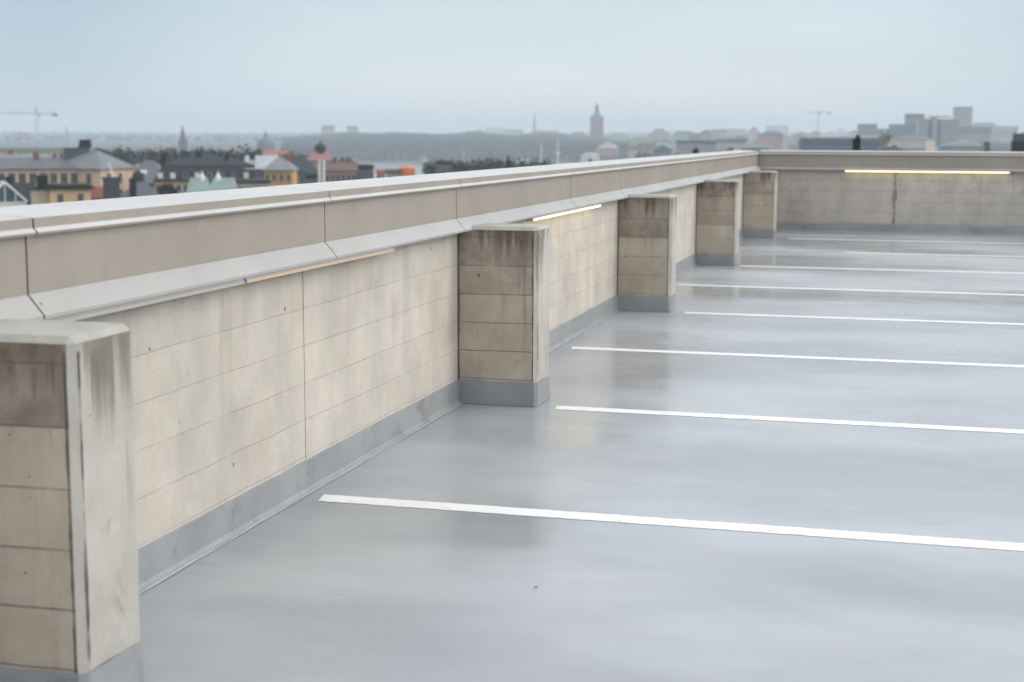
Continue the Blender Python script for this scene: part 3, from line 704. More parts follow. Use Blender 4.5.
house('dark_roofed_house', 'low house with grey pyramid roof and black chimney just over the parapet', 'house', 126, 160, 197, 182.5, 300, 9, 'hip', darkwall, cm('mid_grey_roof', (.085, .09, .10, 1)), 8, 0, 0, chim=())
o_, r_ = frame_at(131, 292)
root = thing('roof_stack', 'thick black stack on the left of the grey pyramid roof', 'chimney', o_, r_)
MB().box((-.65, 0, 0), (.65, 1.3, zat(131, 180, 292) - GZ)).box((-.75, -.1, zat(131, 180, 292) - GZ + .002), (.75, 1.4, zat(131, 180, 292) - GZ + .25)).build('stack', black, root)
tree('round dark tree beside the pale grey hipped roof with the skylight', 136, 169.5, 17, 330)
tree('small dark bush-like tree right of the grey pyramid roof', 166, 183, 15, 290)

# mansard block with dormers
root, w, d, ze, zr, rf = house('mansard_block', 'dark mansard roofed block with a row of small white dormers', 'building', 155, 262, 180.5, 158, 350, 14, 'mansard', peach, slate, 0, 1, 16, (.9, 1.5), chim=((-.42, .4, 1.2, .7), (-.1, .6, 1.4, .9), (.16, .35, 1.0, .6), (.40, .5, 1.3, .9)))
for i in range(9):
    x = -w/2 + w * (i + .5) / 9; z = ze + .5
    b = MB().box((x-.55, -.35, z), (x+.55, 1.6, z+1.35)); b.add([(x-.7, -.45, z+1.354), (x+.7, -.45, z+1.354), (x, -.45, z+1.8), (x-.7, 2.0, z+1.354), (x+.7, 2.0, z+1.354), (x, 2.0, z+1.8)], [(0,1,2), (3,5,4), (0,2,5,3), (1,4,5,2), (0,3,4,1)], 1)
    dm = b.build('dormer', [white_p if i in (0, 1, 3, 7) else greywall, slate], rf)
    MB().box((x-.35, -.40, z+.2), (x+.35, -.352, z+1.15)).build('dormer_window', glassd, dm) if i not in (0, 1, 3, 7) else None
house('ridge_house', 'grey ridge roof with a thick black chimney behind the mansard block', 'house', 174, 232, 166, 153, 430, 12, 'hip', darkwall, slate, 6, 0, 0, chim=((-.28, .4, 2.4, .2), (.2, .5, 1.2, .5)))

# mint green copper gables with white finials
for x0, x1, yr, wd in ((186, 209, 178.5, 'left of two mint green copper roofs, with a white finial on its right end'), (209, 236, 178.5, 'right of two mint green copper roofs, with a white finial near its left end')):
    root, w, d, ze, zr, rf = house('copper_roofed_house', wd, 'house', x0, x1, 197, yr, 285, 9, 'hip', cream, copper, 0, 1, 4, (.8, 1.2), group='mint green copper roofs', inset=.9)
    fx = w/2 - 1.5 if x0 < 200 else -w/2 + 1.5
    f = MB(); f.box((fx-.5, 3.6, ze+.3), (fx+.5, 4.8, zr-.1)); f.lathe([(.5, zr-.1), (.55, zr+.15), (.28, zr+.55), (.1, zr+.95), (.04, zr+1.4)], 10, 0, None, (fx, 4.2)); f.build('finial', white_p, root)
house('cream_house', 'low cream house with dark attic windows right of the mint green roofs', 'house', 236, 268, 182, 180.3, 302, 9, 'flat', cream, slate, 0, 1, 5, (.85, 1.3))
root, w, d, ze, zr, rf = house('ochre_house', 'deep orange gabled house with grey sheet roof', 'house', 263, 291, 170, 157.5, 335, 12, 'hip', orange, bluezinc, -6, 2, 4, (.8, 1.3), chim=((.2, .5, .9, .5),))
house('glass_roofed_hall', 'pale grey glass roofed hall left of the deep orange house', 'building', 246, 276, 168.5, 156, 352, 14, 'gable', darkwall, cm('pale_glass_roof', (.30, .33, .36, 1), .2, .6), 0, 0, 0)
house('dark_hip_house', 'green black hipped roof over a brown front right of the deep orange house', 'house', 285, 318, 172, 155.5, 380, 13, 'hip', cm('brown_plaster', (.22, .13, .08, 1)), cm('green_black_roof', (.025, .038, .04, 1)), 5, 1, 5, (1, 1.5), chim=((-.3, .5, 1, .2),))
house('dark_annex', 'small dark flat roofed annex in front of the brown fronted house', 'house', 305, 318, 175, 174, 318, 7, 'flat', darkwall, slate, 0, 1, 2, (.7, 1.2))
for px, wd in ((318.6, 'left one of two slim white pipes standing above the parapet'), (323.3, 'right one of two slim white pipes standing above the parapet')):
    o, rz = frame_at(px, 300); zt = zat(px, 160.5, 300) - GZ
    b = MB().lathe([(.24, 0), (.22, zt-.25), (.34, zt-.24), (.34, zt)], 10)
    p = b.build('flue_pipe', white_p); p.location = o; tag(p, wd, 'pipe', 'slim white pipes')
# red turret
o, rz = frame_at(320, 455)
root = thing('turreted_house', 'pinkish red roofed house crowned by a small dark turret', 'building', o, rz)
zz = [zat(320, y, 455) - GZ for y in (161, 153, 148, 142)]
MB().box((-3.2, 0, 0), (3.2, 6, zz[0])).build('wall', pinkwall, root)
hip(MB(), 6.4, 6, zz[0]+.25, zz[1]+1.0, .5, 1.4, 0, None, 0, 3).build('roof', cm('faded_red_roof', (.32, .17, .16, 1)), root)
MB().lathe([(1.5, zz[1]-.6), (1.5, zz[2]), (1.9, zz[2]+.05), (1.7, zz[2]+.5), (.9, zz[2]+1.0), (.35, zz[2]+1.3), (.2, zz[3]), (.04, zz[3]+1)], 10, 0, None, (0, 3)).build('turret', slate, root)
house('brown_roofed_row', 'long brown roofed row with pale pink front behind the two white pipes', 'building', 324, 356, 170.5, 162.5, 365, 11, 'gable', pinkwall, brown, 0, 2, 6, (1, 1.6), chim=((-.2, .5, .9, .4), (.3, .5, .9, .4)))
house('dark_block', 'dark flat topped block right of the long brown roofed row', 'building', 355, 373, 167, 165, 372, 10, 'flat', darkwall, slate, 8, 1, 4, (1, 1.4))
house('brown_gable_house', 'brown red roof peeking between turret and dark hipped roof', 'house', 300, 326, 162, 157.5, 520, 12, 'gable', pinkwall, brown, 0, 0, 0)
house('red_shed', 'tiny dull red shed left of the orange tarpaulin', 'shed', 376, 385, 171.5, 169, 425, 5, 'gable', pinkwall, cm('dull_red_roof', (.33, .09, .08, 1)), 0, 1, 2, (.6, .9))
# orange tarpaulin over scaffold
o, rz = frame_at(408, 420, 8)
root = thing('covered_scaffold', 'bright orange tarpaulin tent with a white end panel on the skyline above the parapet', 'tent', o, rz)
zt = zat(408, 166.3, 420) - GZ; hw = px_m(401, 415, 420) / 2
b = MB(); b.box((-hw, 0, zt-4.5), (hw, 4, zt-.6)); b.add([(-hw-.1, -.1, zt-.598), (hw+.1, -.1, zt-.598), (hw+.1, 4.1, zt-.598), (-hw-.1, 4.1, zt-.598), (-hw*.85, 2, zt), (hw*.85, 2, zt)], [(3,2,1,0), (0,1,5,4), (2,3,4,5), (1,2,5), (3,0,4)])
b.build('tarpaulin', orange_t, root)
MB().box((hw+.004, .2, zt-4.5), (hw+.45, 3.8, zt-.5)).build('end_panel', white_p, root)
s = MB()
for x in (-hw+.1, 0, hw-.1):
    for y in (.2, 3.8): s.bar((x, y, 0), (x, y, zt-4.45), .09)
for z in range(2, int(zt-4.5), 3): s.bar((-hw, .2, z), (hw, .2, z), .07); s.bar((-hw, 3.8, z), (hw, 3.8, z), .07)
s.build('scaffold_poles', crane_grey, root)
house('dark_penthouse', 'black flat roofed penthouse among dark trees in front of the bay', 'building', 436, 452, 162.5, 161.3, 450, 9, 'flat', darkwall, black, 0, 1, 3, (1.2, 1.4))
house('low_dark_house', 'low dark roofed house left of the black penthouse', 'house', 386, 401, 172.5, 169.5, 410, 9, 'gable', cream, slate, 0, 1, 3, (.8, 1.2))
for px, yt, w_, D, wd in ((432, 166, 10, 470, 'dark tree left of the black penthouse in front of the bay'), (459, 163.5, 13, 460, 'dark tree right of the black penthouse in front of the bay'),
                      (470, 166, 11, 450, 'low dark tree between the black penthouse and the olive tree'), (524, 163.5, 12, 430, 'dark tree right of the black roof stack'), (536, 164, 11, 440, 'last dark tree before the pale masts')):
    tree(wd, px, yt, w_, D)
tree('olive yellow tree in front of the bay', 483, 160.5, 15, 450, mats=leafs_o)
tree('brownish broad tree right of the olive yellow tree', 497, 158.8, 15, 455, mats=leafs_o)
o, rz = frame_at(508.5, 360); zt = zat(508.5, 160.5, 360) - GZ
root = thing('roof_stack', 'single black roof stack right of the brownish broad tree', 'chimney', o, rz)
MB().box((-.6, 0, 0), (.6, 1.2, zt)).build('stack', black, root); MB().lathe([(.3, zt+.001), (.3, zt+.5), (.42, zt+.52), (.05, zt+.9)], 8, 0, None, (0, .6)).build('cowl', black, root)

# dark trees and roofs along the left middle distance
for px, yt, w_, D, wd in ((97, 147, 10, 520, 'small dark tree touching the right of the black palace chimney'), (104, 149, 9, 560, 'second dark tree right of the black palace chimney'),
                      (118, 147.5, 9, 600, 'pointed dark tree left of the tiny yellow gabled house'), (126, 150.5, 11, 610, 'rounded dark tree just left of the tiny yellow gabled house'),
                      (152, 150.5, 15, 640, 'dark broad tree right of the tiny yellow gabled house'), (172, 147, 13, 660, 'tall dark tree left of the slender church spire'),
                      (194, 151, 15, 640, 'dark tree right of the slender church spire'), (205, 149.5, 10, 600, 'dark crooked tree above the mansard block'),
                      (300, 153.5, 16, 560, 'dark tree on the skyline left of the turreted house')):
    tree(wd, px, yt, w_, D)
house('gabled_house', 'tiny yellow gabled house among dark trees', 'house', 132, 148, 156, 151.5, 570, 10, 'gable', yellow, brown, 20, 1, 3, (1, 1.5))
for i, (x0, x1, ye, yr, D, wl, rf_, wd) in enumerate(((92, 134, 163, 154, 500, cream, slate, 'long dark roofed row behind the palace pavilion'),
      (140, 178, 159, 152, 560, darkwall, zinc, 'grey roofed row under the dark trees left of the spire'), (196, 228, 158, 153, 610, pinkwall, slate, 'slate roofed row right of the spire, under the dark trees'),
      (60, 100, 158, 151.5, 620, cream, bluezinc, 'pale roofed row behind the palace roof house'), (330, 352, 166, 160.5, 560, cream, slate, 'slate roof showing above the long brown roofed row'))):
    house('town_house_row', wd, 'building', x0, x1, ye, yr, D, 12, 'gable', wl, rf_, (i % 3 - 1) * 6, 1, max(4, int((x1-x0)/5)), (1, 1.6), chim=((-.3, .5, 1.2, .8), (.05, .5, 1.0, .8), (.32, .5, 1.3, .8)))

# ================= middle distance
o, rz = frame_at(182.5, 1150)
root = thing('church_tower', 'slender hazy church spire rising over dark trees', 'church', o, rz)
Z_ = lambda y, px=182.5, D=1150: zat(px, y, D) - GZ
MB().box((-3.2, 0, 0), (3.2, 6.4, Z_(143))).build('tower', cm('grey_stone', (.16, .16, .17, 1)), root)
MB().ring([[(-3.5+3.5*t, 3.2-3.5+3.5*t, z), (3.5-3.5*t, 3.2-3.5+3.5*t, z), (3.5-3.5*t, 3.2+3.5-3.5*t, z), (-3.5+3.5*t, 3.2+3.5-3.5*t, z)] for t, z in ((0, Z_(143)+.01), (.45, Z_(137)), (.985, Z_(125)))]).build('spire', cm('spire_slate', (.09, .11, .12, 1)), root)
MB().box((-14, 1, 0), (-3.22, 22, Z_(152))).build('nave', cm('grey_stone', (.16, .16, .17, 1)), root)

o, rz = frame_at(265.5, 1250)
root = thing('domed_church', 'hazy grey domed church with a lantern on top', 'church', o, rz)
Z_ = lambda y: zat(265.5, y, 1250) - GZ
MB().lathe([(7.2, 0), (7.2, Z_(146)), (7.7, Z_(146)+.2), (7.7, Z_(145.3))], 20, 0, None, (0, 8)).build('drum', cm('grey_stone', (.16, .16, .17, 1)), root)
MB().lathe([(7.0, Z_(145.3)+.02), (6.6, Z_(142.5)), (5.4, Z_(140)), (3.4, Z_(138.3)), (1.6, Z_(137.3))], 20, 0, None, (0, 8)).build('dome', cm('dome_copper', (.12, .15, .16, 1)), root)
MB().lathe([(1.4, Z_(137.6)), (1.3, Z_(135)), (1.6, Z_(134.8)), (.8, Z_(133)), (.1, Z_(130.5))], 10, 0, None, (0, 8)).build('lantern', cm('dome_copper', (.12, .15, .16, 1)), root)
house('red_roofed_block', 'orange red tiled roof left of the domed church', 'building', 221, 236, 154.5, 150, 820, 12, 'hip', pinkwall, cm('bright_red_tile', (.42, .14, .09, 1)), 0, 1, 5, (1.2, 1.8), chim=((.25, .5, 1.6, 1.2),))
house('red_roofed_block', 'long red tiled roof running in front of the domed church', 'building', 244, 298, 155.5, 150.5, 840, 13, 'hip', pinkwall, tile, 0, 1, 14, (1.2, 1.8), chim=((-.2, .5, 1.6, .8), (.2, .5, 1.6, .8)))

def tower_crane(label, px, ybase, ytop, yjib, xl, xr, D, mlow, mhigh, heavy_right=True):
    o, rz = frame_at(px, D); root = thing('tower_crane', label, 'crane', o, rz)
    zt = zat(px, ytop, D) - GZ; zj = zat(px, yjib, D) - GZ; s = D / F_PX; r = max(.10, s * .16); hw = max(.8, s * 1.0)
    def mast(z0, z1):
        b = MB()
        for sx_ in (-1, 1):
            for sy in (-1, 1): b.bar((sx_*hw, sy*hw, z0), (sx_*hw, sy*hw, z1), r)
        n = max(2, int((z1-z0) / (hw*2.2)))
        for i in range(n):
            za = z0 + (z1-z0)*i/n; zb = z0 + (z1-z0)*(i+1)/n; k = 1 if i % 2 else -1
            for sy in (-1, 1): b.bar((-hw*k, sy*hw, za), (hw*k, sy*hw, zb), r*.7); b.bar((sy*hw, -hw*k, za), (sy*hw, hw*k, zb), r*.7)
        return b
    zs = zj - (zj) * .28
    mast(0, zs).build('mast', mlow, root); mast(zs, zj-.2).build('upper_mast', mhigh, root)
    MB().bar((-hw, 0, zj), (0, 0, zt), r).bar((hw, 0, zj), (0, 0, zt), r).bar((0, 0, zj), (0, 0, zt), r*1.6).build('apex', mhigh, root)
    L = (px - xl) * s; Rr = (xr - px) * s
    j = MB(); h = hw * .9
    for (sx_, ln) in ((-1, L), (1, Rr)):
        for sy in (-.5, .5): j.bar((0, sy*hw, zj), (sx_*ln, sy*hw, zj), r*.8)
        j.bar((0, 0, zj+h), (sx_*ln*.96, 0, zj+h), r*.8)
        n = max(3, int(ln / (h*2)))
        for i in range(n):
            xa = sx_*ln*i/n; xb = sx_*ln*(i+.5)/n; xc = sx_*ln*(i+1)/n*.99
            for sy in (-.5, .5): j.bar((xa, sy*hw, zj), (xb, 0, zj+h), r*.5); j.bar((xb, 0, zj+h), (xc, sy*hw, zj), r*.5)
    j.build('jib', mhigh, root)
    t = MB(); t.bar((0, 0, zt), (-L*.6, 0, zj+h), r*.4); t.bar((0, 0, zt), (Rr*.85, 0, zj+h), r*.4); t.build('tie_cable', mhigh, root)
    cx = (1 if heavy_right else -1) * (Rr if heavy_right else L)
    MB().box((min(cx, cx*.72), -hw*.7, zj-hw*1.3), (max(cx, cx*.72), hw*.7, zj-r)).build('counterweight', crane_grey, root)
    MB().box((hw+.05, -hw, zj-hw*1.6), (hw*2.2, hw*.6, zj-r*1.2)).build('cab', crane_grey, root)
tower_crane('tall tower crane with red lower mast and grey jib at upper left', 37, 150, 106.5, 114, -6, 56.5, 900, crane_red, crane_grey)
tower_crane('small orange tower crane half lost in haze at far left', 19, 146, 131, 133.8, 12, 27, 1300, crane_red, crane_red)
tower_crane('pale hazy tower crane above the end wall', 818, 134, 110.5, 112.8, 806, 830, 1900, crane_grey, crane_grey)
def slim_mast(label, px, ybase, ytop, D, r, mat, cat='mast', name='radio_mast', cross=None, g=None):
    gz = GZ if g is None else g
    o, rz = frame_at(px, D, 0, gz); h = zat(px, ytop, D) - gz
    b = MB().ring([[(q*math.cos(a*math.pi/3), q*math.sin(a*math.pi/3), z) for a in range(6)] for q, z in ((r*1.4, 0), (r, h*.5), (r*.6, h))])
    if cross:
        zc = zat(px, cross, D) - gz; b.bar((-r*5, 0, zc), (r*5, 0, zc), r*.8); b.box((-r*2.6, -r, zc-r*3), (r*2.6, r, zc-r*1.0))
    p = b.build(name, mat); p.location = o; p.rotation_euler = (0, 0, rz); tag(p, label, cat)
slim_mast('thin grey radio mast right of the tall tower crane', 66.5, 136, 126, 2600, 1.3, crane_grey)
slim_mast('tall hazy factory chimney left of the city hall tower', 534.5, 131, 114, 3300, 2.2, cm('chimney_brick', (.25, .17, .14, 1)), 'chimney', 'factory_chimney', None, -5)
slim_mast('pale ship mast without crossarm standing over the bay', 541.5, 165, 143, 1250, .5, white_p, 'mast', 'ship_mast', None, -38)
slim_mast('pale ship mast with a crossarm standing over the bay', 558, 166, 139, 1230, .55, white_p, 'mast', 'ship_mast', 152.5, -38)

# boats on the bay
def boat(label, x0, x1, ywater, ytop, D, cabin=.6, mast=0):
    px = (x0+x1)/2; o, rz = frame_at(px, D, 12, -38.0)
    root = thing('white_boat', label, 'boat', o, rz, 'boats on the bay')
    L = px_m(x0, x1, D); H = max(1.5, zat(px, ytop, D) + 38.0); bw = min(L*.24, 8); hh = H * .38
    sec = []
    for t, k in ((-.5, .75), (-.3, 1), (.2, 1), (.4, .6), (.5, .05)):
        sec.append([(L*t, -bw/2*k, hh), (L*t, bw/2*k, hh), (L*t*.93, bw/2*k*.7, -.6), (L*t*.93, -bw/2*k*.7, -.6)])
    MB().ring(sec).build('hull', white_p, root)
    MB().box((-L*.38, -bw*.36, hh+.002), (L*(cabin-.4), bw*.36, hh + (H-hh)*.62)).box((-L*.25, -bw*.28, hh+(H-hh)*.62+.002), (L*(cabin-.5), bw*.28, H)).build('cabin', palewall, root)
    MB().box((-L*.36, -bw*.36-.05, hh+(H-hh)*.25), (L*(cabin-.42), -bw*.36-.003, hh+(H-hh)*.48)).build('window_band', glassd, root)
    if mast: MB().bar((0, 0, H), (0, 0, H + mast), .3).build('mast', white_p, root)
o, rz = frame_at(590.5, 800)
root = thing('vaulted_hall', 'white vaulted tent hall with a dark arch, left of the low pink front', 'tent', o, rz)
zt = zat(590, 153.3, 800) - GZ; hw = px_m(580.5, 600.5, 800) / 2; b = MB()
arc = lambda f: [(-hw*f*math.cos(a*math.pi/14)**1.0 if True else 0, math.sin(a*math.pi/14)) for a in range(15)]
b.ring([[(-hw*math.copysign(abs(math.cos(a*math.pi/14))**.6, math.cos(a*math.pi/14)), y, (zt-4.6) + 4.6*math.sin(a*math.pi/14)**.6) for a in range(15)] for y in (0, 14)])
b.build('vault', white_p, root)
MB().box((-hw+.05, .05, 0), (hw-.05, 13.9, zt-4.605)).build('wall', greywall, root)
MB().ring([[(-hw*.22*math.cos(a*math.pi/10), y, (zt-4.55) + 1.9*math.sin(a*math.pi/10)) for a in range(11)] for y in (-.05, -.004)]).build('arch_opening', glassd, root)
boat('white boat with a short mast behind the orange tarpaulin tent', 419, 431, 164.5, 159.5, 1500, .7, 6)
boat('small white boat with a mast behind the black penthouse', 460, 467, 163.5, 159.8, 1600, .7, 10)
boat('long low white ferry near the far shore above the roof stack', 512, 536, 160.5, 158.5, 1700, .9)
slim_mast('small white tower on the wooded hillside above the bay', 441, 150, 141, 2700, 2.0, white_p, 'tower', 'white_tower', None, -25)

# city hall tower
gz = -36.0; D = 2450
o, rz = frame_at(598, D, 14, gz)
Z_ = lambda y: zat(598, y, D) - gz
root = thing('city_hall_tower', 'square red brick tower with green copper lantern dominating the skyline', 'tower', o, rz)
hw = px_m(591.5, 604.5, D) / 2 * .83
MB().ring([[(-a, -a+hw, z), (a, -a+hw, z), (a, a+hw, z), (-a, a+hw, z)] for a, z in ((hw*1.04, 0), (hw, Z_(121)), (hw*1.06, Z_(121)+.3), (hw*1.06, Z_(119.5)))]).build('shaft', cm('tower_brick', (.22, .085, .07, 1)), root)
MB().ring([[(-a, -a+hw, z), (a, -a+hw, z), (a, a+hw, z), (-a, a+hw, z)] for a, z in ((hw*1.02, Z_(119.5)+.02), (hw*.98, Z_(117.5)), (hw*.45, Z_(113.8)), (hw*.34, Z_(112)))]).build('tower_roof', cm('dark_copper', (.09, .16, .15, 1)), root)
cop = cm('dark_copper', (.09, .16, .15, 1))
ln_ = MB()
for k in range(8):
    a = k*math.pi/4; ln_.bar((hw*.34*math.cos(a), hw+hw*.34*math.sin(a), Z_(112.2)), (hw*.30*math.cos(a), hw+hw*.30*math.sin(a), Z_(107.5)), .7)
ln_.lathe([(hw*.22, Z_(112.2)), (hw*.2, Z_(107.5))], 8, 0, None, (0, hw)); ln_.lathe([(hw*.45, Z_(107.5)), (hw*.42, Z_(107)), (hw*.34, Z_(105.6)), (hw*.12, Z_(104.4)), (.5, Z_(102.5))], 10, 0, None, (0, hw)); ln_.build('lantern', cop, root)
for sx_ in (-1, 1):
    for sy in (-1, 1):
        MB().lathe([(1.3, Z_(119.5)+.03), (1.3, Z_(117.5)), (.2, Z_(115.5))], 8, 0, None, (sx_*hw*.9, hw+sy*hw*.9)).build('corner_turret', cop, root)
for r_ in range(4):
    for c_ in (-.5, 0, .5): window(root, c_*hw, -.45, Z_(123.5) - r_*9, 1.6, 4)

# city blocks right of the tower
dcop = cm('weathered_copper', (.15, .225, .20, 1))
blocks = [
 (486, 504, 131.5, 127.2, 3000, 30, 'flat', cm('sunlit_cream', (.75, .62, .40, 1)), white_p, 'cream lit slab block on top of the wooded ridge'),
 (470, 487, 132.5, 129.5, 3050, 30, 'hip', palewall, bluezinc, 'pale grey houses on the ridge left of the cream slab block'),
 (504, 524, 133, 129.5, 3080, 30, 'gable', palewall, bluezinc, 'pale grey block on the ridge right of the cream slab block'),
 (525, 566, 139, 130.5, 2900, 30, 'hip', mauve, cm('dull_pink_roof', (.22, .15, .15, 1)), 'long dull pink block on the shore left of the city hall tower'),
 (566, 592, 140, 132, 2700, 30, 'hip', mauve, zinc, 'grey roofed block touching the left of the city hall tower'),
 (604, 634, 142, 133, 2650, 30, 'hip', mauve, dcop, 'green roofed wing right behind the city hall tower'),
 (596, 621, 148, 145.5, 1750, 18, 'hip', pinkwall, cm('pale_pink_roof', (.40, .30, .28, 1)), 'low pink front below the city hall tower'),
 (602, 618, 146, 141.5, 1850, 18, 'hip', dcop, copper, 'small green copper roof below the city hall tower'),
 (620, 631, 148, 144.5, 1600, 16, 'gable', bluegrey, slate, 'dark narrow block right of the low pink front'),
 (629, 657, 145, 137.5, 1550, 18, 'hip', pinkwall, dcop, 'long pink palace with a pale green roof'),
 (648, 670, 135, 128.5, 2300, 24, 'hip', pinkwall, cm('dull_pink_roof', (.22, .15, .15, 1)), 'tall pink hip roofed block in haze above the green roofs'),
 (654, 671, 151, 145, 1100, 15, 'hip', bluegrey, slate, 'dark blue grey house right of the long pink palace'),
 (668, 700, 143, 131, 1900, 22, 'hip', greywall, cm('grey_green_roof', (.16, .21, .20, 1)), 'broad grey green roof right of the tall pink block'),
 (690, 700, 141, 133.5, 1700, 16, 'gable', pinkwall, brown, 'small pink house with brown roof left of the mauve block'),
 (678, 716, 143, 140.5, 1150, 16, 'flat', mauve, slate, 'mauve grey block behind the single black chimney'),
 (715, 746, 142, 139, 1250, 18, 'gable', palewall, slate, 'pale long block with a dark ridge right of the mauve block'),
 (742, 770, 147.5, 143.5, 900, 14, 'hip', greywall, dcop, 'green copper roof just above the corner of the parapets'),
 (746, 762, 135, 126.5, 2500, 24, 'hip', mauve, cm('dull_pink_roof', (.22, .15, .15, 1)), 'mauve hazy block left of the pale crane'),
 (767, 788, 133, 125.5, 3400, 30, 'flat', palewall, palewall, 'very pale slab on the horizon left of the pale crane'),
 (772, 798, 145, 139, 1450, 18, 'hip', greywall, dcop, 'grey block with green roof left of the dark glass block'),
 (700, 730, 135.5, 129.5, 2600, 26, 'hip', greywall, zinc, 'grey hazy roofs on the skyline above the mauve block'),
 (722, 746, 134.5, 129, 3000, 26, 'gable', greywall, bluezinc, 'pale hazy roofs on the skyline above the pale long block'),
 (858, 876, 139, 123.8, 1900, 22, 'flat', greywall, zinc, 'grey block with a raised top storey right of the black chimney'),
 (874, 894, 136, 128.5, 2100, 22, 'flat', greywall, zinc, 'low wide grey block left of the office slabs'),
 (890, 919, 133, 124.2, 1700, 22, 'flat', bluegrey, zinc, 'blue grey office block left of the tall office slabs'),
 (905, 923, 118, 113.8, 1900, 22, 'flat', bluegrey, slate, 'raised blue office tower left of the striped office slab'),
 (955, 971, 108.5, 106.8, 2100, 22, 'flat', greywall, zinc, 'tallest grey slab tower on the right skyline'),
 (957, 990, 134, 126.5, 1900, 22, 'flat', greywall, zinc, 'long blue grey block below the tallest slab tower'),
 (968, 998, 128.5, 122.5, 2500, 22, 'hip', greywall, bluezinc, 'hazy low block right of the tallest slab tower'),
 (992, 1016, 132, 126.2, 2000, 22, 'gable', palewall, bluezinc, 'pale hazy block left of the dark block at the right edge'),
 (944, 988, 146, 141.5, 800, 14, 'hip', greywall, dcop, 'long green copper roof in front of the striped office slab'),
 (892, 925, 148, 144.5, 850, 14, 'hip', palewall, bluezinc, 'pale low roof in front of the blue office block'),
 (876, 906, 151, 146.5, 500, 12, 'hip', bluegrey, slate, 'low slate roof right of the dark glass block'),
 (985, 1012, 148.5, 143, 1000, 14, 'gable', palewall, zinc, 'pale low houses right of the long green copper roof'),
 (321.5, 334, 129, 125.6, 3300, 18, 'flat', greywall, zinc, 'left one of two hazy apartment slabs on the ridge above the bay'),
 (347, 357.5, 129, 126, 3350, 18, 'flat', greywall, zinc, 'right one of two hazy apartment slabs on the ridge above the bay'),
 (359, 372, 138, 134.5, 3000, 20, 'gable', palewall, bluezinc, 'pale houses on the ridge right of the two apartment slabs'),
]
for x0, x1, ye, yr, D, dep, kind, wl, rf_, wd in blocks:
    near = D < 2200
    s = D / F_PX
    nc = max(2, min(9, int((x1 - x0) / 3.2))) if near else 0
    house('city_block', wd, 'building', x0, x1, ye, yr, D, dep, kind, wl, rf_, random.uniform(-8, 8), (4 if kind == 'flat' else 2) if near else 0, nc, (s*1.1, s*1.3) if near else (1, 1), gz=(-14 if 2800 < D < 3500 and x1 < 600 else GZ), over=.4)

# the striped office slab: two joined slabs with dark recessed stripes
D = 1500; o, rz = frame_at(939, D, 8)
root = thing('office_slab', 'wide pale grey office slab with two dark vertical stripes', 'office building', o, rz)
Z_ = lambda y: zat(939, y, D) - GZ; X_ = lambda px: (px - 939) / F_PX * D
for a, b_, yt in ((920, 928.5, 118.5), (933, 937.5, 117.5), (941, 958, 119)):
    MB().box((X_(a), 0, 0), (X_(b_), 20, Z_(yt))).build('wall', greywall, root)
for a, b_ in ((928.5, 933), (937.5, 941)):
    MB().box((X_(a)+.05, 2.0, 0), (X_(b_)-.05, 18, Z_(119.5))).build('glass_stripe', cm('dark_blue_glass', (.03, .05, .065, 1), .2, .6), root)
MB().box((X_(930), 4, Z_(117.3)), (X_(950), 16, Z_(116.2))).build('roof_plant', zinc, root)
for r_ in range(10):
    for a, b_ in ((941.6, 957.4), (920.5, 928)):
        MB().box((X_(a), -.06, Z_(121.5) - 3.4*r_), (X_(b_), -.003, Z_(121.5) - 3.4*r_ + 1.5)).build('window_band', cm('grey_glass_band', (.13, .15, .17, 1), .3, .5), root)

# dark glass block above the end wall
D = 700; o, rz = frame_at(841, D, 0)
root = thing('glass_block', 'long dark blue glass block with a lighter roof band behind the end wall', 'office building', o, rz)
Z_ = lambda y: zat(841, y, D) - GZ; X_ = lambda px: (px - 841) / F_PX * D
MB().box((X_(803), 0, 0), (X_(881), 16, Z_(139.6))).build('wall', blueglass, root)
MB().box((X_(803)-.4, -.5, Z_(139.6)+.01), (X_(881)+.4, 16.5, Z_(137.6))).build('roof_band', cm('blue_grey_band', (.14, .18, .21, 1)), root)
MB().box((X_(801), 1, 0), (X_(803)-.41, 12, Z_(143))).build('stair_wing', bluegrey, root)
for r_ in range(3): MB().box((X_(804), -.08, Z_(141.5) - 2.6*r_), (X_(880), -.003, Z_(141.5) - 2.6*r_ + .5)).build('spandrel', bluegrey, root)

# near black stacks just behind the walls
for px, w_, yt, D, wd in ((857, 7.5, 136.2, 150, 'black chimney with a crooked cowl in front of the dark glass block'), (696, 6, 148.3, 210, 'single black chimney just above the left parapet near the corner')):
    o, rz = frame_at(px, D); zt = zat(px, yt, D) - GZ; hw = px_m(0, w_, D)/2
    root = thing('black_chimney', wd, 'chimney', o, rz)
    MB().box((-hw, 0, 0), (hw, hw*2, zt-.35)).build('stack', black, root)
    c = MB().box((-hw-.06, -.06, zt-.348), (hw+.06, hw*2+.06, zt-.22)); c.lathe([(hw*.5, zt-.22), (hw*.5, zt), (hw*.7, zt+.01), (.03, zt+.15)], 8, 0, None, (hw*.2, hw)); c.build('cowl', black, root)
D = 300; o, rz = frame_at(1022, D)
root = thing('plant_room', 'dark teal roof plant room over a black base at the right edge', 'building', o, rz)
Z_ = lambda y: zat(1018, y, D) - GZ
MB().box((px_m(0, 9, D)*-1, 0, 0), (6, 6, Z_(141))).build('wall', black, root)
MB().box((px_m(0, 8, D)*-1, .6, Z_(141)+.01), (5.5, 5.5, Z_(133.5))).build('roof_box', teal, root)
MB().bar((-1.2, 2, Z_(133.5)), (-1.2, 2, Z_(130)), .07).build('aerial', crane_grey, root)
tree('pale round crowned tree standing before the grey office blocks', 885, 130.5, 12, 520, mats=leafs_p)
tree('dark green tree at the corner of the two parapets', 733, 147, 11, 620)
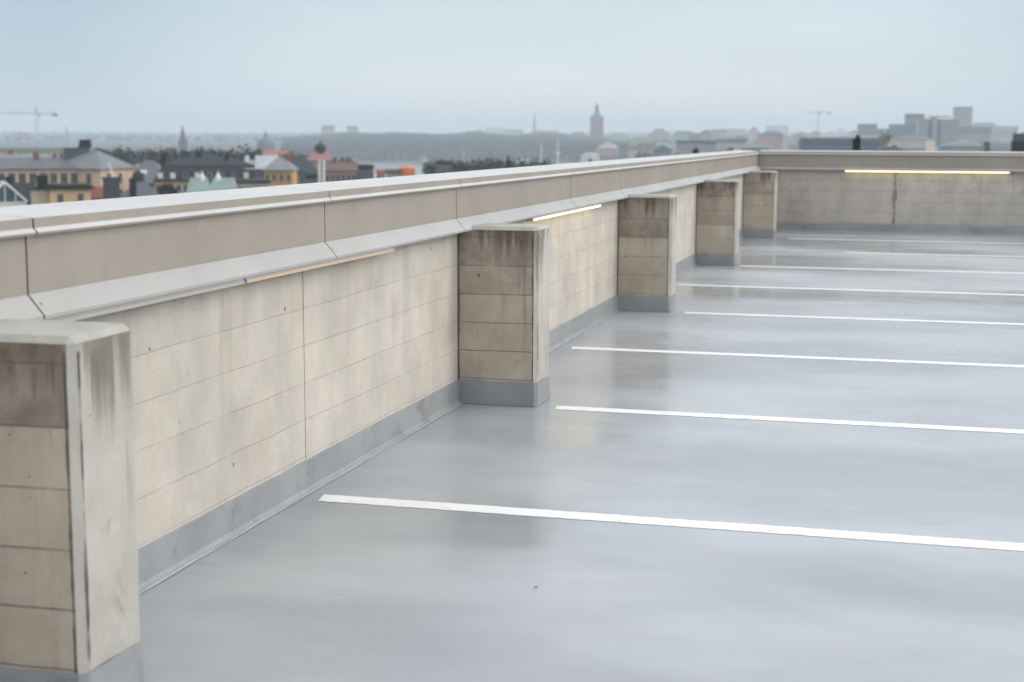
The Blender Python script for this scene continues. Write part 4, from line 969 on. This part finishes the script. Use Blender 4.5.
tree('dark tree left of the long green copper roof', 893, 144.5, 9, 640)
tree('dark tree at the right end of the long green copper roof', 990, 141, 8, 700)

# ================= far wooded ridge and far city fabric, each one mass
fb = MB(); rnd = random.Random(3)
ico = bmesh.new(); bmesh.ops.create_icosphere(ico, subdivisions=1, radius=1); iv = [v.co.copy() for v in ico.verts]; ifc = [tuple(v.index for v in f.verts) for f in ico.faces]; ico.free()
for _ in range(5200):
    px = rnd.uniform(285, 640); r = rnd.uniform(1890, 3450)
    p = at(px, 129, r); z = ground_z(r, px, p.x, p.y)
    s = rnd.uniform(4, 8)
    fb.add([(p.x + v.x*s*rnd.uniform(.8, 1.2), p.y + v.y*s, z + 4 + v.z*s*rnd.uniform(.75, 1.1)) for v in iv], ifc, rnd.randrange(3))
tag(fb.build('far_wood', far_leafs), kind='stuff')
cb = MB(); mats = [cream, palewall, mauve, pinkwall, greywall, zinc, bluezinc, brown, slate, copper]
for _ in range(3600):
    px = rnd.uniform(-260, 1300); r = rnd.choice((rnd.uniform(1250, 2400), rnd.uniform(2400, 5600), rnd.uniform(2400, 5600)))
    if px < 640 or r < 1150: continue
    p = at(px, 129, r); z = ground_z(r, px, p.x, p.y); w = rnd.uniform(9, 30); d = rnd.uniform(12, 22); h = rnd.uniform(8, 17) + (rnd.random() < .05) * 9
    mt = Matrix.Translation((p.x, p.y, z)) @ Matrix.Rotation(rnd.uniform(-.4, .4) - math.atan2(p.x, p.y), 4, 'Z')
    cb.box((-w/2, -d/2, -2), (w/2, d/2, h - .3), rnd.randrange(5), mt)
    hip(cb, w, d, h, h + rnd.uniform(2, 5), .4, None, 5 + rnd.randrange(5), mt)
tag(cb.build('far_rooftops', mats), kind='stuff')
tb = MB()
for _ in range(5200):
    px = rnd.uniform(-260, 1300); r = rnd.choice((rnd.uniform(760, 2500), rnd.uniform(2500, 6800)))
    if (285 < px < 640 and r < 4300) or (px < 300 and r < 3300): continue
    p = at(px, 129, r); z = ground_z(r, px, p.x, p.y); s = rnd.uniform(4, 8)
    tb.add([(p.x + v.x*s*rnd.uniform(.8, 1.2), p.y + v.y*s, z + 5 + v.z*s) for v in iv], ifc, rnd.randrange(3))
tag(tb.build('far_trees', far_leafs), kind='stuff')

lb = MB(); rnd = random.Random(11)
def treeline(px0, px1, r0, r1, y0, y1, n):
    for _ in range(n):
        px = rnd.uniform(px0, px1); r = rnd.uniform(r0, r1); c = at(px, rnd.uniform(y0, y1), r)
        R0 = rnd.uniform(1.0, 2.3)
        for _ in range(46):
            v = Vector((rnd.gauss(0, .5), rnd.gauss(0, .5), rnd.gauss(-.3, .6))) * R0
            t = Vector((rnd.uniform(-1,1), rnd.uniform(-1,1), rnd.uniform(-.6,.6))).normalized(); u = t.cross(Vector((rnd.random(), rnd.random(), 1)).normalized()).normalized()
            q = rnd.uniform(.35, .8); p = c + v
            lb.add([p - t*q, p + u*q*.6, p + t*q, p - u*q*.6], [(0, 1, 2, 3)], rnd.randrange(3))
        lb.bar((c.x, c.y, GZ), tuple(c), .2, 3)
treeline(94, 152, 470, 496, 152.5, 158, 34)
treeline(150, 200, 452, 470, 153, 158, 26)
treeline(196, 262, 452, 470, 152.5, 158, 44)
treeline(282, 330, 560, 600, 155.5, 162, 45)
treeline(426, 475, 455, 485, 165, 170, 60)
treeline(475, 552, 445, 470, 164.3, 169, 70)
tag(lb.build('dark_treeline', leafs + [bark]), kind='stuff')
# ================= haze
hz = MB().box((-9500, -9500, -60), (9500, 9500, 62)).build('haze', None)
hm = bpy.data.materials.new('haze'); hm.use_nodes = True; hn = hm.node_tree; hn.nodes.clear()
ho = hn.nodes.new('ShaderNodeOutputMaterial'); hv = hn.nodes.new('ShaderNodeVolumePrincipled')
hv.inputs['Color'].default_value = (.81, .91, 1.0, 1); hv.inputs['Density'].default_value = 2.9e-4; hv.inputs['Anisotropy'].default_value = 0.0
hn.links.new(hv.outputs[0], ho.inputs['Volume'])
hz.data.materials.clear(); hz.data.materials.append(hm)
tag(hz, kind='stuff')
for o in list(bpy.data.objects):
    for k_ in ('_w', '_ze', '_zr'):
        if k_ in o: del o[k_]
